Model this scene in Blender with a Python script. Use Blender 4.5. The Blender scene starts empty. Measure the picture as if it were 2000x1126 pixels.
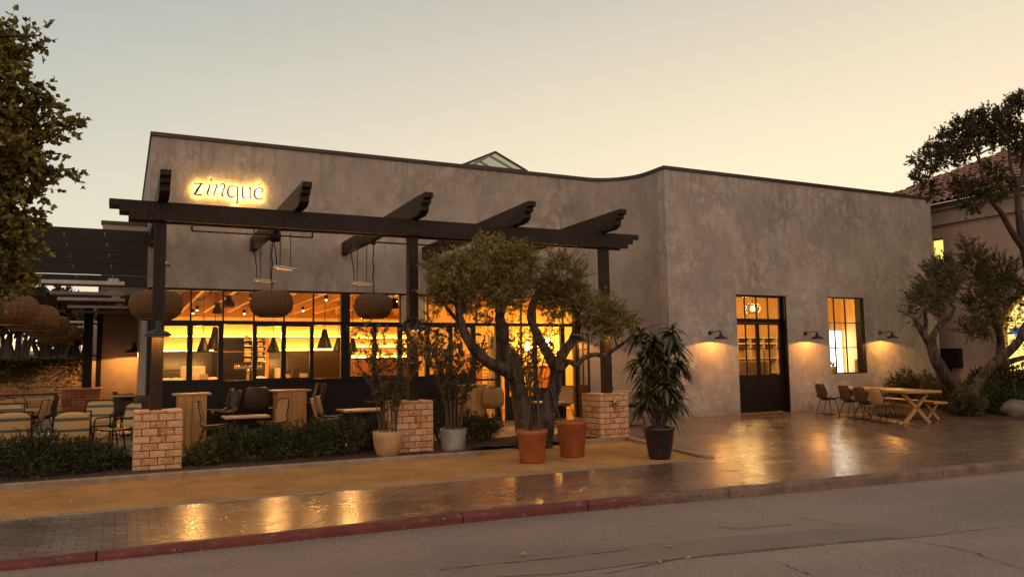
import bpy, math, random
import numpy as np
from mathutils import Vector, Matrix, Euler
random.seed(7); rng = np.random.default_rng(7)
R = math.radians
S = bpy.context.scene
COL = S.collection

# ------------------------------------------------------------------ camera
FPX, YAW, PITCH, ROLL, HC = 1538.05, .461893, .0938210, -.0157250, 1.6
_fw = np.array([math.sin(YAW)*math.cos(PITCH), math.cos(YAW)*math.cos(PITCH), math.sin(PITCH)])
_rt = np.array([math.cos(YAW), -math.sin(YAW), 0.]); _up = np.cross(_rt, _fw)
_c, _s = math.cos(ROLL), math.sin(ROLL)
_rt2 = _c*_rt + _s*_up; _up2 = -_s*_rt + _c*_up
cd = bpy.data.cameras.new('camera'); cam = bpy.data.objects.new('camera', cd); COL.objects.link(cam)
cam.matrix_world = Matrix(((_rt2[0], _up2[0], -_fw[0], 0), (_rt2[1], _up2[1], -_fw[1], 0), (_rt2[2], _up2[2], -_fw[2], HC), (0, 0, 0, 1)))
cd.sensor_width = 36; cd.lens = 36*FPX/2000; cd.clip_end = 2000; cd.clip_start = .1
S.camera = cam

def ray(x, y): return _rt2*(x-1000) - _up2*(y-563) + _fw*FPX
def G(x, y, z=0.):      # picture point -> point on the level z
    d = ray(x, y); t = (z-HC)/d[2]; return Vector((d[0]*t, d[1]*t, z))
def F(x, y, Y):         # picture point -> point on the plane Y
    d = ray(x, y); t = Y/d[1]; return Vector((d[0]*t, Y, HC+d[2]*t))
def PX(x, y, X):
    d = ray(x, y); t = X/d[0]; return Vector((X, d[1]*t, HC+d[2]*t))

# ------------------------------------------------------------------ world
SUN_AZ, SUN_EL = R(72), R(1.5)
w = bpy.data.worlds.new('World'); S.world = w; w.use_nodes = True
nt = w.node_tree; N = nt.nodes; L = nt.links
for n in list(N): N.remove(n)
def nd(tree, t, **k):
    n = tree.nodes.new(t)
    for a, v in k.items():
        if a.startswith('i_'): n.inputs[a[2:]].default_value = v
        else: setattr(n, a, v)
    return n
out = nd(nt, 'ShaderNodeOutputWorld'); bg = nd(nt, 'ShaderNodeBackground'); bg.inputs['Strength'].default_value = .725
L.new(bg.outputs[0], out.inputs[0])
tc = nd(nt, 'ShaderNodeTexCoord')
sep = nd(nt, 'ShaderNodeSeparateXYZ'); L.new(tc.outputs['Generated'], sep.inputs[0])
def wramp(src, stops):
    r = nd(nt, 'ShaderNodeValToRGB'); r.color_ramp.interpolation = 'B_SPLINE'
    el = r.color_ramp.elements
    while len(el) < len(stops): el.new(.5)
    for e, (p, c) in zip(el, stops): e.position = p; e.color = (*c, 1)
    L.new(src, r.inputs[0]); return r
# elevation gradients away from and towards the afterglow
cool = wramp(sep.outputs[2], [(0, (.80, .70, .50)), (.12, (.73, .69, .53)), (.27, (.52, .55, .49)), (.45, (.305, .35, .375)), (1, (.30, .33, .37))])
warm = wramp(sep.outputs[2], [(0, (1.1, .82, .48)), (.12, (1.1, .88, .59)), (.27, (1.02, .83, .57)), (.45, (.64, .575, .455)), (1, (.33, .34, .36))])
dot = nd(nt, 'ShaderNodeVectorMath', operation='DOT_PRODUCT'); dot.inputs[1].default_value = (math.sin(SUN_AZ), math.cos(SUN_AZ), 0)
L.new(tc.outputs['Generated'], dot.inputs[0])
mr = nd(nt, 'ShaderNodeMapRange'); mr.inputs['From Min'].default_value = .05; mr.inputs['From Max'].default_value = 1.0
L.new(dot.outputs['Value'], mr.inputs[0])
mx = nd(nt, 'ShaderNodeMix', data_type='RGBA'); L.new(mr.outputs[0], mx.inputs[0]); L.new(cool.outputs[0], mx.inputs[6]); L.new(warm.outputs[0], mx.inputs[7])
sky = nd(nt, 'ShaderNodeTexSky'); sky.sky_type = 'NISHITA'; sky.sun_disc = False
sky.sun_elevation = SUN_EL; sky.sun_rotation = SUN_AZ; sky.air_density = 1.0; sky.dust_density = 1.5
sc = nd(nt, 'ShaderNodeMix', data_type='RGBA', blend_type='ADD'); sc.inputs[0].default_value = .012
L.new(mx.outputs[2], sc.inputs[6]); L.new(sky.outputs[0], sc.inputs[7]); L.new(sc.outputs[2], bg.inputs[0])
# sky behind the camera is made brighter and warmer to light the facade
back = nd(nt, 'ShaderNodeVectorMath', operation='DOT_PRODUCT'); back.inputs[1].default_value = (-.35, -.93, 0); L.new(tc.outputs['Generated'], back.inputs[0])
mb_ = nd(nt, 'ShaderNodeMapRange'); mb_.inputs['From Min'].default_value = .0; mb_.inputs['From Max'].default_value = .8; L.new(back.outputs['Value'], mb_.inputs[0])
mxb = nd(nt, 'ShaderNodeMix', data_type='RGBA'); L.new(mb_.outputs[0], mxb.inputs[0]); L.new(sc.outputs[2], mxb.inputs[6]); mxb.inputs[7].default_value = (1.28, .96, .74, 1)
hz = nd(nt, 'ShaderNodeTexNoise'); hz.inputs['Scale'].default_value = 1.6; hz.inputs['Detail'].default_value = 4
hm = nd(nt, 'ShaderNodeMapping'); hm.inputs['Scale'].default_value = (1, 1, 5); L.new(tc.outputs['Generated'], hm.inputs[0]); L.new(hm.outputs[0], hz.inputs['Vector'])
hr = nd(nt, 'ShaderNodeMapRange'); hr.inputs['To Min'].default_value = .955; hr.inputs['To Max'].default_value = 1.045; L.new(hz.outputs[0], hr.inputs[0])
hv = nd(nt, 'ShaderNodeVectorMath', operation='SCALE'); L.new(mxb.outputs[2], hv.inputs[0]); L.new(hr.outputs[0], hv.inputs['Scale'])
L.new(hv.outputs[0], bg.inputs[0])

sd = bpy.data.lights.new('sun', 'SUN'); sd.energy = .35; sd.angle = R(14); sd.color = (1, .72, .45)
so = bpy.data.objects.new('sun', sd); COL.objects.link(so)
so.rotation_euler = Vector((math.sin(SUN_AZ), math.cos(SUN_AZ), math.tan(R(5)))).to_track_quat('Z', 'Y').to_euler()
so.location = (30, 10, 20)

S.view_settings.view_transform = 'Standard'; S.view_settings.look = 'None'; S.view_settings.exposure = .56; S.view_settings.gamma = 1
cy = S.cycles; cy.use_denoising = True
try: cy.denoiser = 'OPENIMAGEDENOISE'
except Exception: pass
cy.max_bounces = 7; cy.diffuse_bounces = 4; cy.glossy_bounces = 3; cy.transmission_bounces = 4; cy.transparent_max_bounces = 14
cy.caustics_reflective = False; cy.caustics_refractive = False; cy.sample_clamp_indirect = 4; cy.blur_glossy = .5

# ------------------------------------------------------------------ mesh builder
class MB:
    def __init__(s): s.v = []; s.f = []
    def add(s, vs, fs):
        b = len(s.v); s.v += [tuple(v) for v in vs]; s.f += [tuple(b+i for i in f) for f in fs]; return s
    def box(s, x0, x1, y0, y1, z0, z1):
        return s.add([(x0,y0,z0),(x1,y0,z0),(x1,y1,z0),(x0,y1,z0),(x0,y0,z1),(x1,y0,z1),(x1,y1,z1),(x0,y1,z1)],
                     [(3,2,1,0),(4,5,6,7),(0,1,5,4),(1,2,6,5),(2,3,7,6),(3,0,4,7)])
    def obox(s, c, size, rot=(0,0,0)):
        m = Euler(rot).to_matrix(); c = Vector(c); h = [q/2 for q in size]
        vs = [c + m @ Vector((sx*h[0], sy*h[1], sz*h[2])) for sz in (-1,1) for sx, sy in ((-1,-1),(1,-1),(1,1),(-1,1))]
        return s.add(vs, [(3,2,1,0),(4,5,6,7),(0,1,5,4),(1,2,6,5),(2,3,7,6),(3,0,4,7)])
    def bar(s, a, b, w, h=None):       # rectangular bar from a to b
        a = Vector(a); b = Vector(b); h = h or w; d = b-a; l = d.length; q = d.to_track_quat('Y', 'Z').to_matrix(); c = (a+b)/2
        vs = [c + q @ Vector((sx*w/2, sy*l/2, sz*h/2)) for sz in (-1,1) for sx, sy in ((-1,-1),(1,-1),(1,1),(-1,1))]
        return s.add(vs, [(3,2,1,0),(4,5,6,7),(0,1,5,4),(1,2,6,5),(2,3,7,6),(3,0,4,7)])
    def tube(s, pts, r, seg=6, cap=True, wob=0):
        pts = [Vector(p) for p in pts]; n = len(pts)
        rs = r if isinstance(r, (list, tuple)) else [r]*n
        b = len(s.v); ref = None
        for i, p in enumerate(pts):
            t = (pts[min(i+1, n-1)]-pts[max(i-1, 0)]).normalized()
            if ref is None:
                ref = t.orthogonal().normalized()
            ref = (ref - t*ref.dot(t)).normalized(); bi = t.cross(ref)
            for k in range(seg):
                a = 2*math.pi*k/seg; rr = rs[i]*(1+wob*(random.random()-.5))
                s.v.append(tuple(p + ref*math.cos(a)*rr + bi*math.sin(a)*rr))
        for i in range(n-1):
            for k in range(seg):
                k2 = (k+1) % seg; s.f.append((b+i*seg+k, b+i*seg+k2, b+(i+1)*seg+k2, b+(i+1)*seg+k))
        if cap:
            s.f.append(tuple(b+k for k in reversed(range(seg)))); s.f.append(tuple(b+(n-1)*seg+k for k in range(seg)))
        return s
    def lathe(s, prof, c=(0,0,0), seg=24, sq=1.0):
        b = len(s.v); n = len(prof)
        for r, z in prof:
            for k in range(seg):
                a = 2*math.pi*k/seg; s.v.append((c[0]+r*math.cos(a), c[1]+r*math.sin(a)*sq, c[2]+z))
        for i in range(n-1):
            for k in range(seg):
                k2 = (k+1) % seg; s.f.append((b+i*seg+k, b+i*seg+k2, b+(i+1)*seg+k2, b+(i+1)*seg+k))
        return s
    def prism(s, poly, ax, a, b):      # polygon in the two other axes, extruded along ax
        n = len(poly)
        def P(u, v, t): return {0: (t,u,v), 1: (u,t,v), 2: (u,v,t)}[ax]
        return s.add([P(u,v,a) for u,v in poly]+[P(u,v,b) for u,v in poly],
                     [tuple(range(n))[::-1], tuple(range(n,2*n))]+[(i,(i+1)%n,n+(i+1)%n,n+i) for i in range(n)])
    def sheet(s, g, th=0):             # grid of points, optional thickness
        g = [[Vector(p) for p in r] for r in g]; n, m = len(g), len(g[0])
        if not th:
            return s.add([p for r in g for p in r], [(i*m+j, i*m+j+1, (i+1)*m+j+1, (i+1)*m+j) for i in range(n-1) for j in range(m-1)])
        top = []; bot = []
        for i in range(n):
            for j in range(m):
                du = g[min(i+1,n-1)][j]-g[max(i-1,0)][j]; dv = g[i][min(j+1,m-1)]-g[i][max(j-1,0)]
                nn = du.cross(dv).normalized()*th/2; top.append(g[i][j]+nn); bot.append(g[i][j]-nn)
        k = n*m; fs = []
        for i in range(n-1):
            for j in range(m-1):
                q = (i*m+j, i*m+j+1, (i+1)*m+j+1, (i+1)*m+j); fs.append(q); fs.append(tuple(k+a for a in reversed(q)))
        for i in range(n-1):
            for j in (0, m-1): fs.append((i*m+j, (i+1)*m+j, k+(i+1)*m+j, k+i*m+j))
        for j in range(m-1):
            for i in (0, n-1): fs.append((i*m+j, i*m+j+1, k+i*m+j+1, k+i*m+j))
        return s.add(top+bot, fs)
    def build(s, name, mat, parent=None, world=False, smooth=False, bevel=0, fix=True):
        vs = s.v
        if parent is not None and world:
            o = parent
            lx, ly, lz = o['_w'] if '_w' in o else o.location
            vs = [(x-lx, y-ly, z-lz) for x, y, z in vs]
        me = bpy.data.meshes.new(name); me.from_pydata(vs, [], s.f); me.materials.append(mat)
        if fix and len(s.f) < 30000:
            import bmesh
            bm = bmesh.new(); bm.from_mesh(me); bmesh.ops.recalc_face_normals(bm, faces=bm.faces); bm.to_mesh(me); bm.free()
        if smooth: me.polygons.foreach_set('use_smooth', [True]*len(me.polygons))
        ob = bpy.data.objects.new(name, me); COL.objects.link(ob)
        if parent is not None: ob.parent = parent
        if bevel:
            m = ob.modifiers.new('bevel', 'BEVEL'); m.width = bevel; m.segments = 2; m.limit_method = 'ANGLE'
        return ob

def tag(o, label, cat, group=None):
    o['label'] = label; o['category'] = cat
    if group: o['group'] = group
    return o
def thing(name, label, cat, loc=(0,0,0), rz=0, group=None):
    o = bpy.data.objects.new(name, None); COL.objects.link(o); o.empty_display_size = .1
    o.location = loc; o.rotation_euler = (0, 0, rz); return tag(o, label, cat, group)
def struct(o, kind='structure'): o['kind'] = kind; return o
def dup(root, loc, rz=None, label=None, group=None, scale=None):
    def cp(o, par):
        c = o.copy(); COL.objects.link(c); c.parent = par
        for ch in list(o.children): cp(ch, c)
        return c
    r = cp(root, None); r.location = loc
    if rz is not None: r.rotation_euler = (0, 0, rz)
    if label: r['label'] = label
    if group: r['group'] = group
    if scale: r.scale = (scale,)*3
    return r

# ------------------------------------------------------------------ materials
MATS = {}
def base(name):
    m = bpy.data.materials.new(name); m.use_nodes = True; t = m.node_tree
    b = t.nodes['Principled BSDF']; MATS[name] = m; return m, t, b
def ramp(t, src, stops):
    r = nd(t, 'ShaderNodeValToRGB'); el = r.color_ramp.elements
    while len(el) < len(stops): el.new(.5)
    for e, (p, c) in zip(el, stops): e.position = p; e.color = (*c, 1) if len(c) == 3 else c
    t.links.new(src, r.inputs[0]); return r.outputs[0]
def noise(t, scale, detail=6, rough=.55, co=None, dist=0, stretch=None):
    n = nd(t, 'ShaderNodeTexNoise'); n.inputs['Scale'].default_value = scale; n.inputs['Detail'].default_value = detail
    n.inputs['Roughness'].default_value = rough; n.inputs['Distortion'].default_value = dist
    if co is None: co = coord(t)
    if stretch:
        mp = nd(t, 'ShaderNodeMapping'); mp.inputs['Scale'].default_value = stretch; t.links.new(co, mp.inputs[0]); co = mp.outputs[0]
    t.links.new(co, n.inputs['Vector']); return n.outputs[0]
def coord(t, which='Object'):
    for n in t.nodes:
        if n.type == 'TEX_COORD': return n.outputs[which]
    return nd(t, 'ShaderNodeTexCoord').outputs[which]
def mixc(t, f, a, b, mode='MIX'):
    m = nd(t, 'ShaderNodeMix', data_type='RGBA', blend_type=mode)
    for i, v in ((0, f), (6, a), (7, b)):
        if isinstance(v, (int, float)): m.inputs[i].default_value = v
        elif isinstance(v, tuple): m.inputs[i].default_value = (*v, 1)
        else: t.links.new(v, m.inputs[i])
    return m.outputs[2]
def bump(t, b, h, strength=.3, dist=.01):
    n = nd(t, 'ShaderNodeBump'); n.inputs['Strength'].default_value = strength; n.inputs['Distance'].default_value = dist
    t.links.new(h, n.inputs['Height']); t.links.new(n.outputs[0], b.inputs['Normal'])
def M(name, c1, c2=None, scale=6, rough=.6, metal=0, bmp=0, bscale=60, stretch=None, island=0, spec=.5, lo=.35, hi=.65, bd=.01):
    m, t, b = base(name); c2 = c2 or tuple(q*.75 for q in c1)
    f = noise(t, scale, stretch=stretch)
    c = ramp(t, f, [(lo, c1), (hi, c2)])
    if island:
        g = nd(t, 'ShaderNodeNewGeometry'); r = ramp(t, g.outputs['Random Per Island'], [(0, (1-island,)*3), (1, (1+island,)*3)])
        c = mixc(t, 1.0, c, r, 'MULTIPLY')
    t.links.new(c, b.inputs['Base Color']); b.inputs['Roughness'].default_value = rough; b.inputs['Metallic'].default_value = metal
    b.inputs['Specular IOR Level'].default_value = spec
    if bmp: bump(t, b, noise(t, bscale, stretch=stretch), bmp, bd)
    return m
def E(name, c, s):
    m, t, b = base(name); b.inputs['Base Color'].default_value = (*c, 1); b.inputs['Emission Color'].default_value = (*c, 1); b.inputs['Emission Strength'].default_value = s
    return m
def leafmat(name, ca, cb, cc, trans=.25, rough=.5):
    m, t, b = base(name)
    g = nd(t, 'ShaderNodeNewGeometry'); c = ramp(t, g.outputs['Random Per Island'], [(0, ca), (.55, cb), (1, cc)])
    c = mixc(t, 1.0, c, ramp(t, noise(t, 2.5, 3), [(.35, (.65,.65,.65)), (.65, (1.25,1.25,1.2))]), 'MULTIPLY')
    t.links.new(c, b.inputs['Base Color']); b.inputs['Roughness'].default_value = rough; b.inputs['Specular IOR Level'].default_value = .35
    tr = nd(t, 'ShaderNodeBsdfTranslucent'); t.links.new(c, tr.inputs[0])
    ms = nd(t, 'ShaderNodeMixShader'); ms.inputs[0].default_value = trans
    t.links.new(b.outputs[0], ms.inputs[1]); t.links.new(tr.outputs[0], ms.inputs[2]); t.links.new(ms.outputs[0], t.nodes['Material Output'].inputs[0])
    return m
def glass(name, tint=(.93,.9,.82), ior=1.5):
    m, t, b = base(name)
    tr = nd(t, 'ShaderNodeBsdfTransparent'); tr.inputs[0].default_value = (*tint, 1)
    gl = nd(t, 'ShaderNodeBsdfGlossy'); gl.inputs['Roughness'].default_value = .02
    fr = nd(t, 'ShaderNodeFresnel'); fr.inputs[0].default_value = ior
    ge = nd(t, 'ShaderNodeNewGeometry'); on = nd(t, 'ShaderNodeMath', operation='SUBTRACT'); on.inputs[0].default_value = 1; t.links.new(ge.outputs['Backfacing'], on.inputs[1])
    ml = nd(t, 'ShaderNodeMath', operation='MULTIPLY'); t.links.new(fr.outputs[0], ml.inputs[0]); t.links.new(on.outputs[0], ml.inputs[1])
    ms = nd(t, 'ShaderNodeMixShader'); t.links.new(ml.outputs[0], ms.inputs[0]); t.links.new(tr.outputs[0], ms.inputs[1]); t.links.new(gl.outputs[0], ms.inputs[2])
    t.links.new(ms.outputs[0], t.nodes['Material Output'].inputs[0]); return m

def make_stucco(name, a, b_, c_, k=1.0):
    m, t, b = base(name)
    big = noise(t, .55, 3, .6, stretch=(1,1,.8)); med = noise(t, 1.7, 7, .62, dist=.8, stretch=(1,1,.75)); fine = noise(t, 7, 8, .7, dist=1.2)
    col = ramp(t, med, [(.30, a), (.50, b_), (.70, c_)])
    col = mixc(t, 1.0, col, ramp(t, big, [(.3, (1-.22*k,)*3), (.7, (1+.16*k,)*3)]), 'MULTIPLY')
    # pale trowel patches with their own outline
    n3 = noise(t, 4.6, 10, .70, dist=.15, stretch=(1,1,.8)); zone = ramp(t, noise(t, .8, 4, .6, stretch=(1,1,.9)), [(.38, (.12,)*3), (.62, (1,)*3)])
    patch = ramp(t, n3, [(.495, (0,0,0)), (.54, (.75,.75,.75)), (.66, (1,1,1))])
    p2 = mixc(t, 1.0, patch, zone, 'MULTIPLY')
    sc_ = nd(t, 'ShaderNodeMath', operation='MULTIPLY'); t.links.new(p2, sc_.inputs[0]); sc_.inputs[1].default_value = .55*k
    col = mixc(t, sc_.outputs[0], col, tuple(q*1.32 for q in c_))
    dk = ramp(t, noise(t, 2.1, 5, .6, dist=1.2, stretch=(1.3,1.3,.5)), [(.28, (.78,.78,.78)), (.42, (1,1,1))])
    col = mixc(t, .8*k, col, dk, 'MULTIPLY')
    sz = nd(t, 'ShaderNodeSeparateXYZ'); t.links.new(coord(t), sz.inputs[0])
    def zmask(lo, hi):
        q_ = nd(t, 'ShaderNodeMapRange'); q_.inputs['From Min'].default_value = lo; q_.inputs['From Max'].default_value = hi; t.links.new(sz.outputs[2], q_.inputs[0]); return q_.outputs[0]
    def mul(a_, c2):
        q_ = nd(t, 'ShaderNodeMath', operation='MULTIPLY'); t.links.new(a_, q_.inputs[0])
        if isinstance(c2, float): q_.inputs[1].default_value = c2
        else: t.links.new(c2, q_.inputs[1])
        return q_.outputs[0]
    stk = ramp(t, noise(t, 5, 4, .6, stretch=(1.6,1.6,.10)), [(.50, (0,0,0)), (.66, (1,1,1))])
    col = mixc(t, mul(mul(stk, zmask(4.9, 6.5)), .55), col, tuple(q*.55 for q in b_))
    drt = ramp(t, noise(t, 4, 6, .65), [(.40, (0,0,0)), (.60, (1,1,1))])
    col = mixc(t, mul(mul(drt, zmask(.75, .1)), .6), col, tuple(q*.55 for q in b_))
    crk = ramp(t, noise(t, 1.3, 9, .75, dist=2.2), [(.497, (0,0,0)), (.4995, (1,1,1)), (.502, (0,0,0))])
    col = mixc(t, mul(crk, .35), col, tuple(q*.5 for q in b_))
    t.links.new(col, b.inputs['Base Color']); b.inputs['Roughness'].default_value = .72; b.inputs['Specular IOR Level'].default_value = .25
    bump(t, b, fine, .25, .02); return m
STUC = make_stucco('stucco', (.25,.206,.170), (.305,.254,.212), (.355,.298,.252), 1.05)
STUC_R = make_stucco('stucco_right', (.275,.231,.195), (.325,.276,.236), (.38,.326,.281), 1.15)
STUC_S = make_stucco('stucco_smooth', (.25,.204,.168), (.285,.236,.196), (.315,.263,.22), .6)
STUC_N = make_stucco('stucco_neighbour', (.42,.285,.215), (.44,.30,.225), (.46,.315,.24), .3)
DARK = M('dark_steel', (.0065,.004,.0032), (.011,.007,.005), 8, .45, .1, spec=.25)
TIMBER = M('dark_stained_timber', (.013,.0075,.0055), (.028,.017,.012), 3, .6, 0, .3, 40, (14,14,1.5) , spec=.22)
FASC = M('fascia_timber', (.007,.004,.0032), (.014,.008,.006), 3, .6, 0, .2, 40, (1,8,8), spec=.3)
COPING = M('coping_metal', (.03,.022,.018), (.05,.036,.028), 2, .45, .5)
WOOD = M('pale_oak', (.44,.225,.06), (.31,.15,.04), 2.2, .5, 0, .15, 30, (14,14,1.2), bd=.004)
WOODH = M('pale_oak_table', (.46,.28,.125), (.32,.185,.08), 2.2, .5, 0, .15, 30, (2,14,14), bd=.004)
PLY = M('warm_timber_panel', (.50,.22,.045), (.33,.13,.022), 2.0, .55, 0, .1, 20, (8,8,1))
AMBER = M('amber_plaster', (.85,.58,.16), (.76,.48,.12), 1.5, .8)
HONEY = M('honey_timber', (.66,.37,.10), (.52,.27,.065), 2.0, .6, 0, .1, 20, (6,6,1))
JOIST = M('ceiling_joist_timber', (.52,.26,.07), (.38,.18,.045), 3, .6, 0, 0, 20, (12,1,12))
DECK = M('ceiling_deck', (.045,.017,.006), (.03,.011,.004), 3, .7)
CREAM = M('cream_plaster', (.62,.48,.28), (.56,.42,.24), 2, .8)
TERR = M('terracotta', (.36,.098,.022), (.23,.06,.014), 5, .7, 0, .15, 50, lo=.3, hi=.7)
TERR2 = M('pale_terracotta', (.44,.27,.115), (.33,.19,.08), 4, .65, 0, .1, 30)
GREYPOT = M('grey_zinc', (.24,.22,.18), (.15,.135,.11), 4, .5, .3, .2, 30)
BLACKPOT = M('black_plastic', (.012,.011,.012), (.022,.02,.02), 6, .35)
BARK = M('olive_bark', (.10,.064,.042), (.022,.014,.010), 9, .9, 0, 1.0, 16, (1,1,.22), bd=.09, lo=.42, hi=.56)
BARKD = M('dark_bark', (.06,.038,.026), (.025,.016,.012), 7, .85, 0, .8, 14, (1,1,.35), bd=.03)
SOIL = M('soil', (.035,.02,.011), (.065,.036,.018), 20, .95, 0, .8, 60, bd=.03)
CONC = M('concrete_edging', (.30,.215,.14), (.20,.14,.09), 6, .8, 0, .4, 60)
WICK = M('wicker', (.17,.08,.02), (.085,.04,.011), 30, .8, 0, .7, 120, (1,1,3))
WEAVE = M('woven_rope', (.42,.25,.095), (.30,.17,.06), 60, .75, 0, .6, 200)
WEAVED = M('woven_rope_dark', (.085,.048,.022), (.05,.028,.013), 60, .75, 0, .6, 200)
LAMPM = M('enamel_dark_green', (.014,.013,.010), (.010,.009,.007), 10, .4, .1)
WHITEP = M('painted_pipe', (.45,.40,.36), (.33,.29,.26), 6, .45)
STEEL = M('brushed_steel', (.55,.42,.28), (.4,.3,.2), 10, .25, .9)
TILE = M('dark_tile', (.042,.025,.007), (.025,.014,.004), 9, .25, 0, .25, 8, (22,22,1.2), bd=.02)
SCRAP = M('dry_scrap', (.42,.32,.22), (.3,.2,.12), 20, .8)
CARD = M('cardboard', (.55,.36,.16), (.45,.28,.12), 4, .8)
PAPER = M('cream_paper', (.75,.6,.4), (.6,.45,.28), 8, .8)
GOLDL = M('bronze_letter', (.16,.085,.022), (.11,.055,.014), 12, .4, .4)
HEATM = M('heater_shell', (.62,.52,.42), (.5,.42,.34), 9, .35, .4)
TILER = M('roof_tile', (.26,.12,.075), (.12,.055,.04), 5, .8, 0, .3, 40, island=.45)
CORN = M('cornice', (.40,.29,.21), (.33,.235,.17), 3, .7)
ROCK = M('rock', (.22,.165,.12), (.12,.09,.065), 5, .85, 0, .8, 12, bd=.05)
CLAY = M('leaf_litter', (.42,.28,.14), (.25,.14,.06), 9, .8)
GL = glass('window_glass', (.96,.94,.9), 1.2); GLB = glass('skylight_glass', (.75,.78,.72), 1.9)
OL = leafmat('olive_leaf', (.09,.068,.016), (.23,.175,.042), (.52,.42,.15), .25)
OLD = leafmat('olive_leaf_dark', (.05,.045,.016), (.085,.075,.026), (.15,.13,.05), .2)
BIG = leafmat('broad_leaf', (.06,.046,.012), (.15,.12,.026), (.40,.33,.06), .4)
BIGD = leafmat('broad_leaf_dark', (.03,.026,.01), (.06,.05,.016), (.11,.09,.025), .25)
HED = leafmat('hedge_leaf', (.022,.026,.010), (.05,.056,.02), (.11,.115,.042), .15)
DRC = leafmat('strap_leaf', (.03,.032,.012), (.055,.058,.02), (.14,.14,.05), .1, .35)
TWG = M('thin_twig', (.10,.065,.035), (.055,.035,.02), 10, .8)
WARMC = (1.0, .50, .10)
LED = E('led_strip_light', (1.0, .50, .07), 52)
LEDS = E('sign_led', (1.0, .60, .15), 75)
BULB = E('warm_bulb', (1.0, .62, .22), 30)
COIL = E('heater_element', (1.0, .50, .12), 3.0)
COOLW = E('bright_window_screen', (.80, .97, 1.0), 2.2)
YELW = E('lit_yellow_blind', (1.0, .72, .17), .95)
YELA = E('lit_arch_blind', (1.0, .76, .20), .95)

def brickmat(name, a, b_, c_):
    m, t, b = base(name)
    g = nd(t, 'ShaderNodeNewGeometry'); c = ramp(t, g.outputs['Random Per Island'], [(0, a), (.5, b_), (1, c_)])
    wash = ramp(t, noise(t, 9, 7, .65, dist=.6), [(.42, (0,0,0)), (.62, (1,1,1))])
    c = mixc(t, wash, c, tuple(min(1, q*1.35+.03) for q in b_)); c = mixc(t, .6, c, ramp(t, noise(t, 30, 5), [(.3, (.6,.55,.5)), (.6, (1.1,1.1,1.1))]), 'MULTIPLY')
    t.links.new(c, b.inputs['Base Color']); b.inputs['Roughness'].default_value = .85
    bump(t, b, noise(t, 35, 6), .6, .012); return m
BRICK = brickmat('washed_brick', (.34,.13,.05), (.46,.25,.12), (.60,.42,.25))
BRICKR = brickmat('red_brick', (.22,.065,.022), (.30,.10,.035), (.42,.20,.09))
MORT = M('mortar', (.13,.062,.032), (.09,.042,.022), 20, .95)

# road, paving, gravel
m, t, b = base('asphalt'); sp = noise(t, 80, 4, .8); big = noise(t, .5, 5, .6, stretch=(.5,1.2,1))
c = ramp(t, sp, [(.33, (.12,.084,.065)), (.55, (.225,.16,.125)), (.70, (.60,.47,.37))]); c = mixc(t, 1.0, c, ramp(t, big, [(.3, (.72,.72,.74)), (.68, (1.25,1.2,1.15))]), 'MULTIPLY')
t.links.new(c, b.inputs['Base Color']); b.inputs['Roughness'].default_value = .7; bump(t, b, sp, .5, .012); ASPH = m
m, t, b = base('asphalt_patch'); sp = noise(t, 120, 3, .7); c = ramp(t, sp, [(.35, (.135,.094,.067)), (.6, (.215,.155,.112))]); c = mixc(t, 1.0, c, ramp(t, noise(t, 1.3, 5), [(.3, (.8,.8,.8)), (.68, (1.15,1.15,1.15))]), 'MULTIPLY')
t.links.new(c, b.inputs['Base Color']); b.inputs['Roughness'].default_value = .75; bump(t, b, sp, .4, .01); PATCH = m
CRACK = M('tar_crack', (.012,.009,.008), (.03,.02,.016), 20, .8)
m, t, b = base('gravel'); n1 = noise(t, 90, 4, .7); c = ramp(t, n1, [(.3, (.26,.115,.027)), (.5, (.45,.225,.058)), (.72, (.62,.36,.12))]); c = mixc(t, 1.0, c, ramp(t, noise(t, .9, 5, .6), [(.32, (.6,.56,.5)), (.62, (1.08,1.05,1))]), 'MULTIPLY')
t.links.new(c, b.inputs['Base Color']); b.inputs['Roughness'].default_value = .95; bump(t, b, n1, .8, .015); GRAV = m
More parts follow.
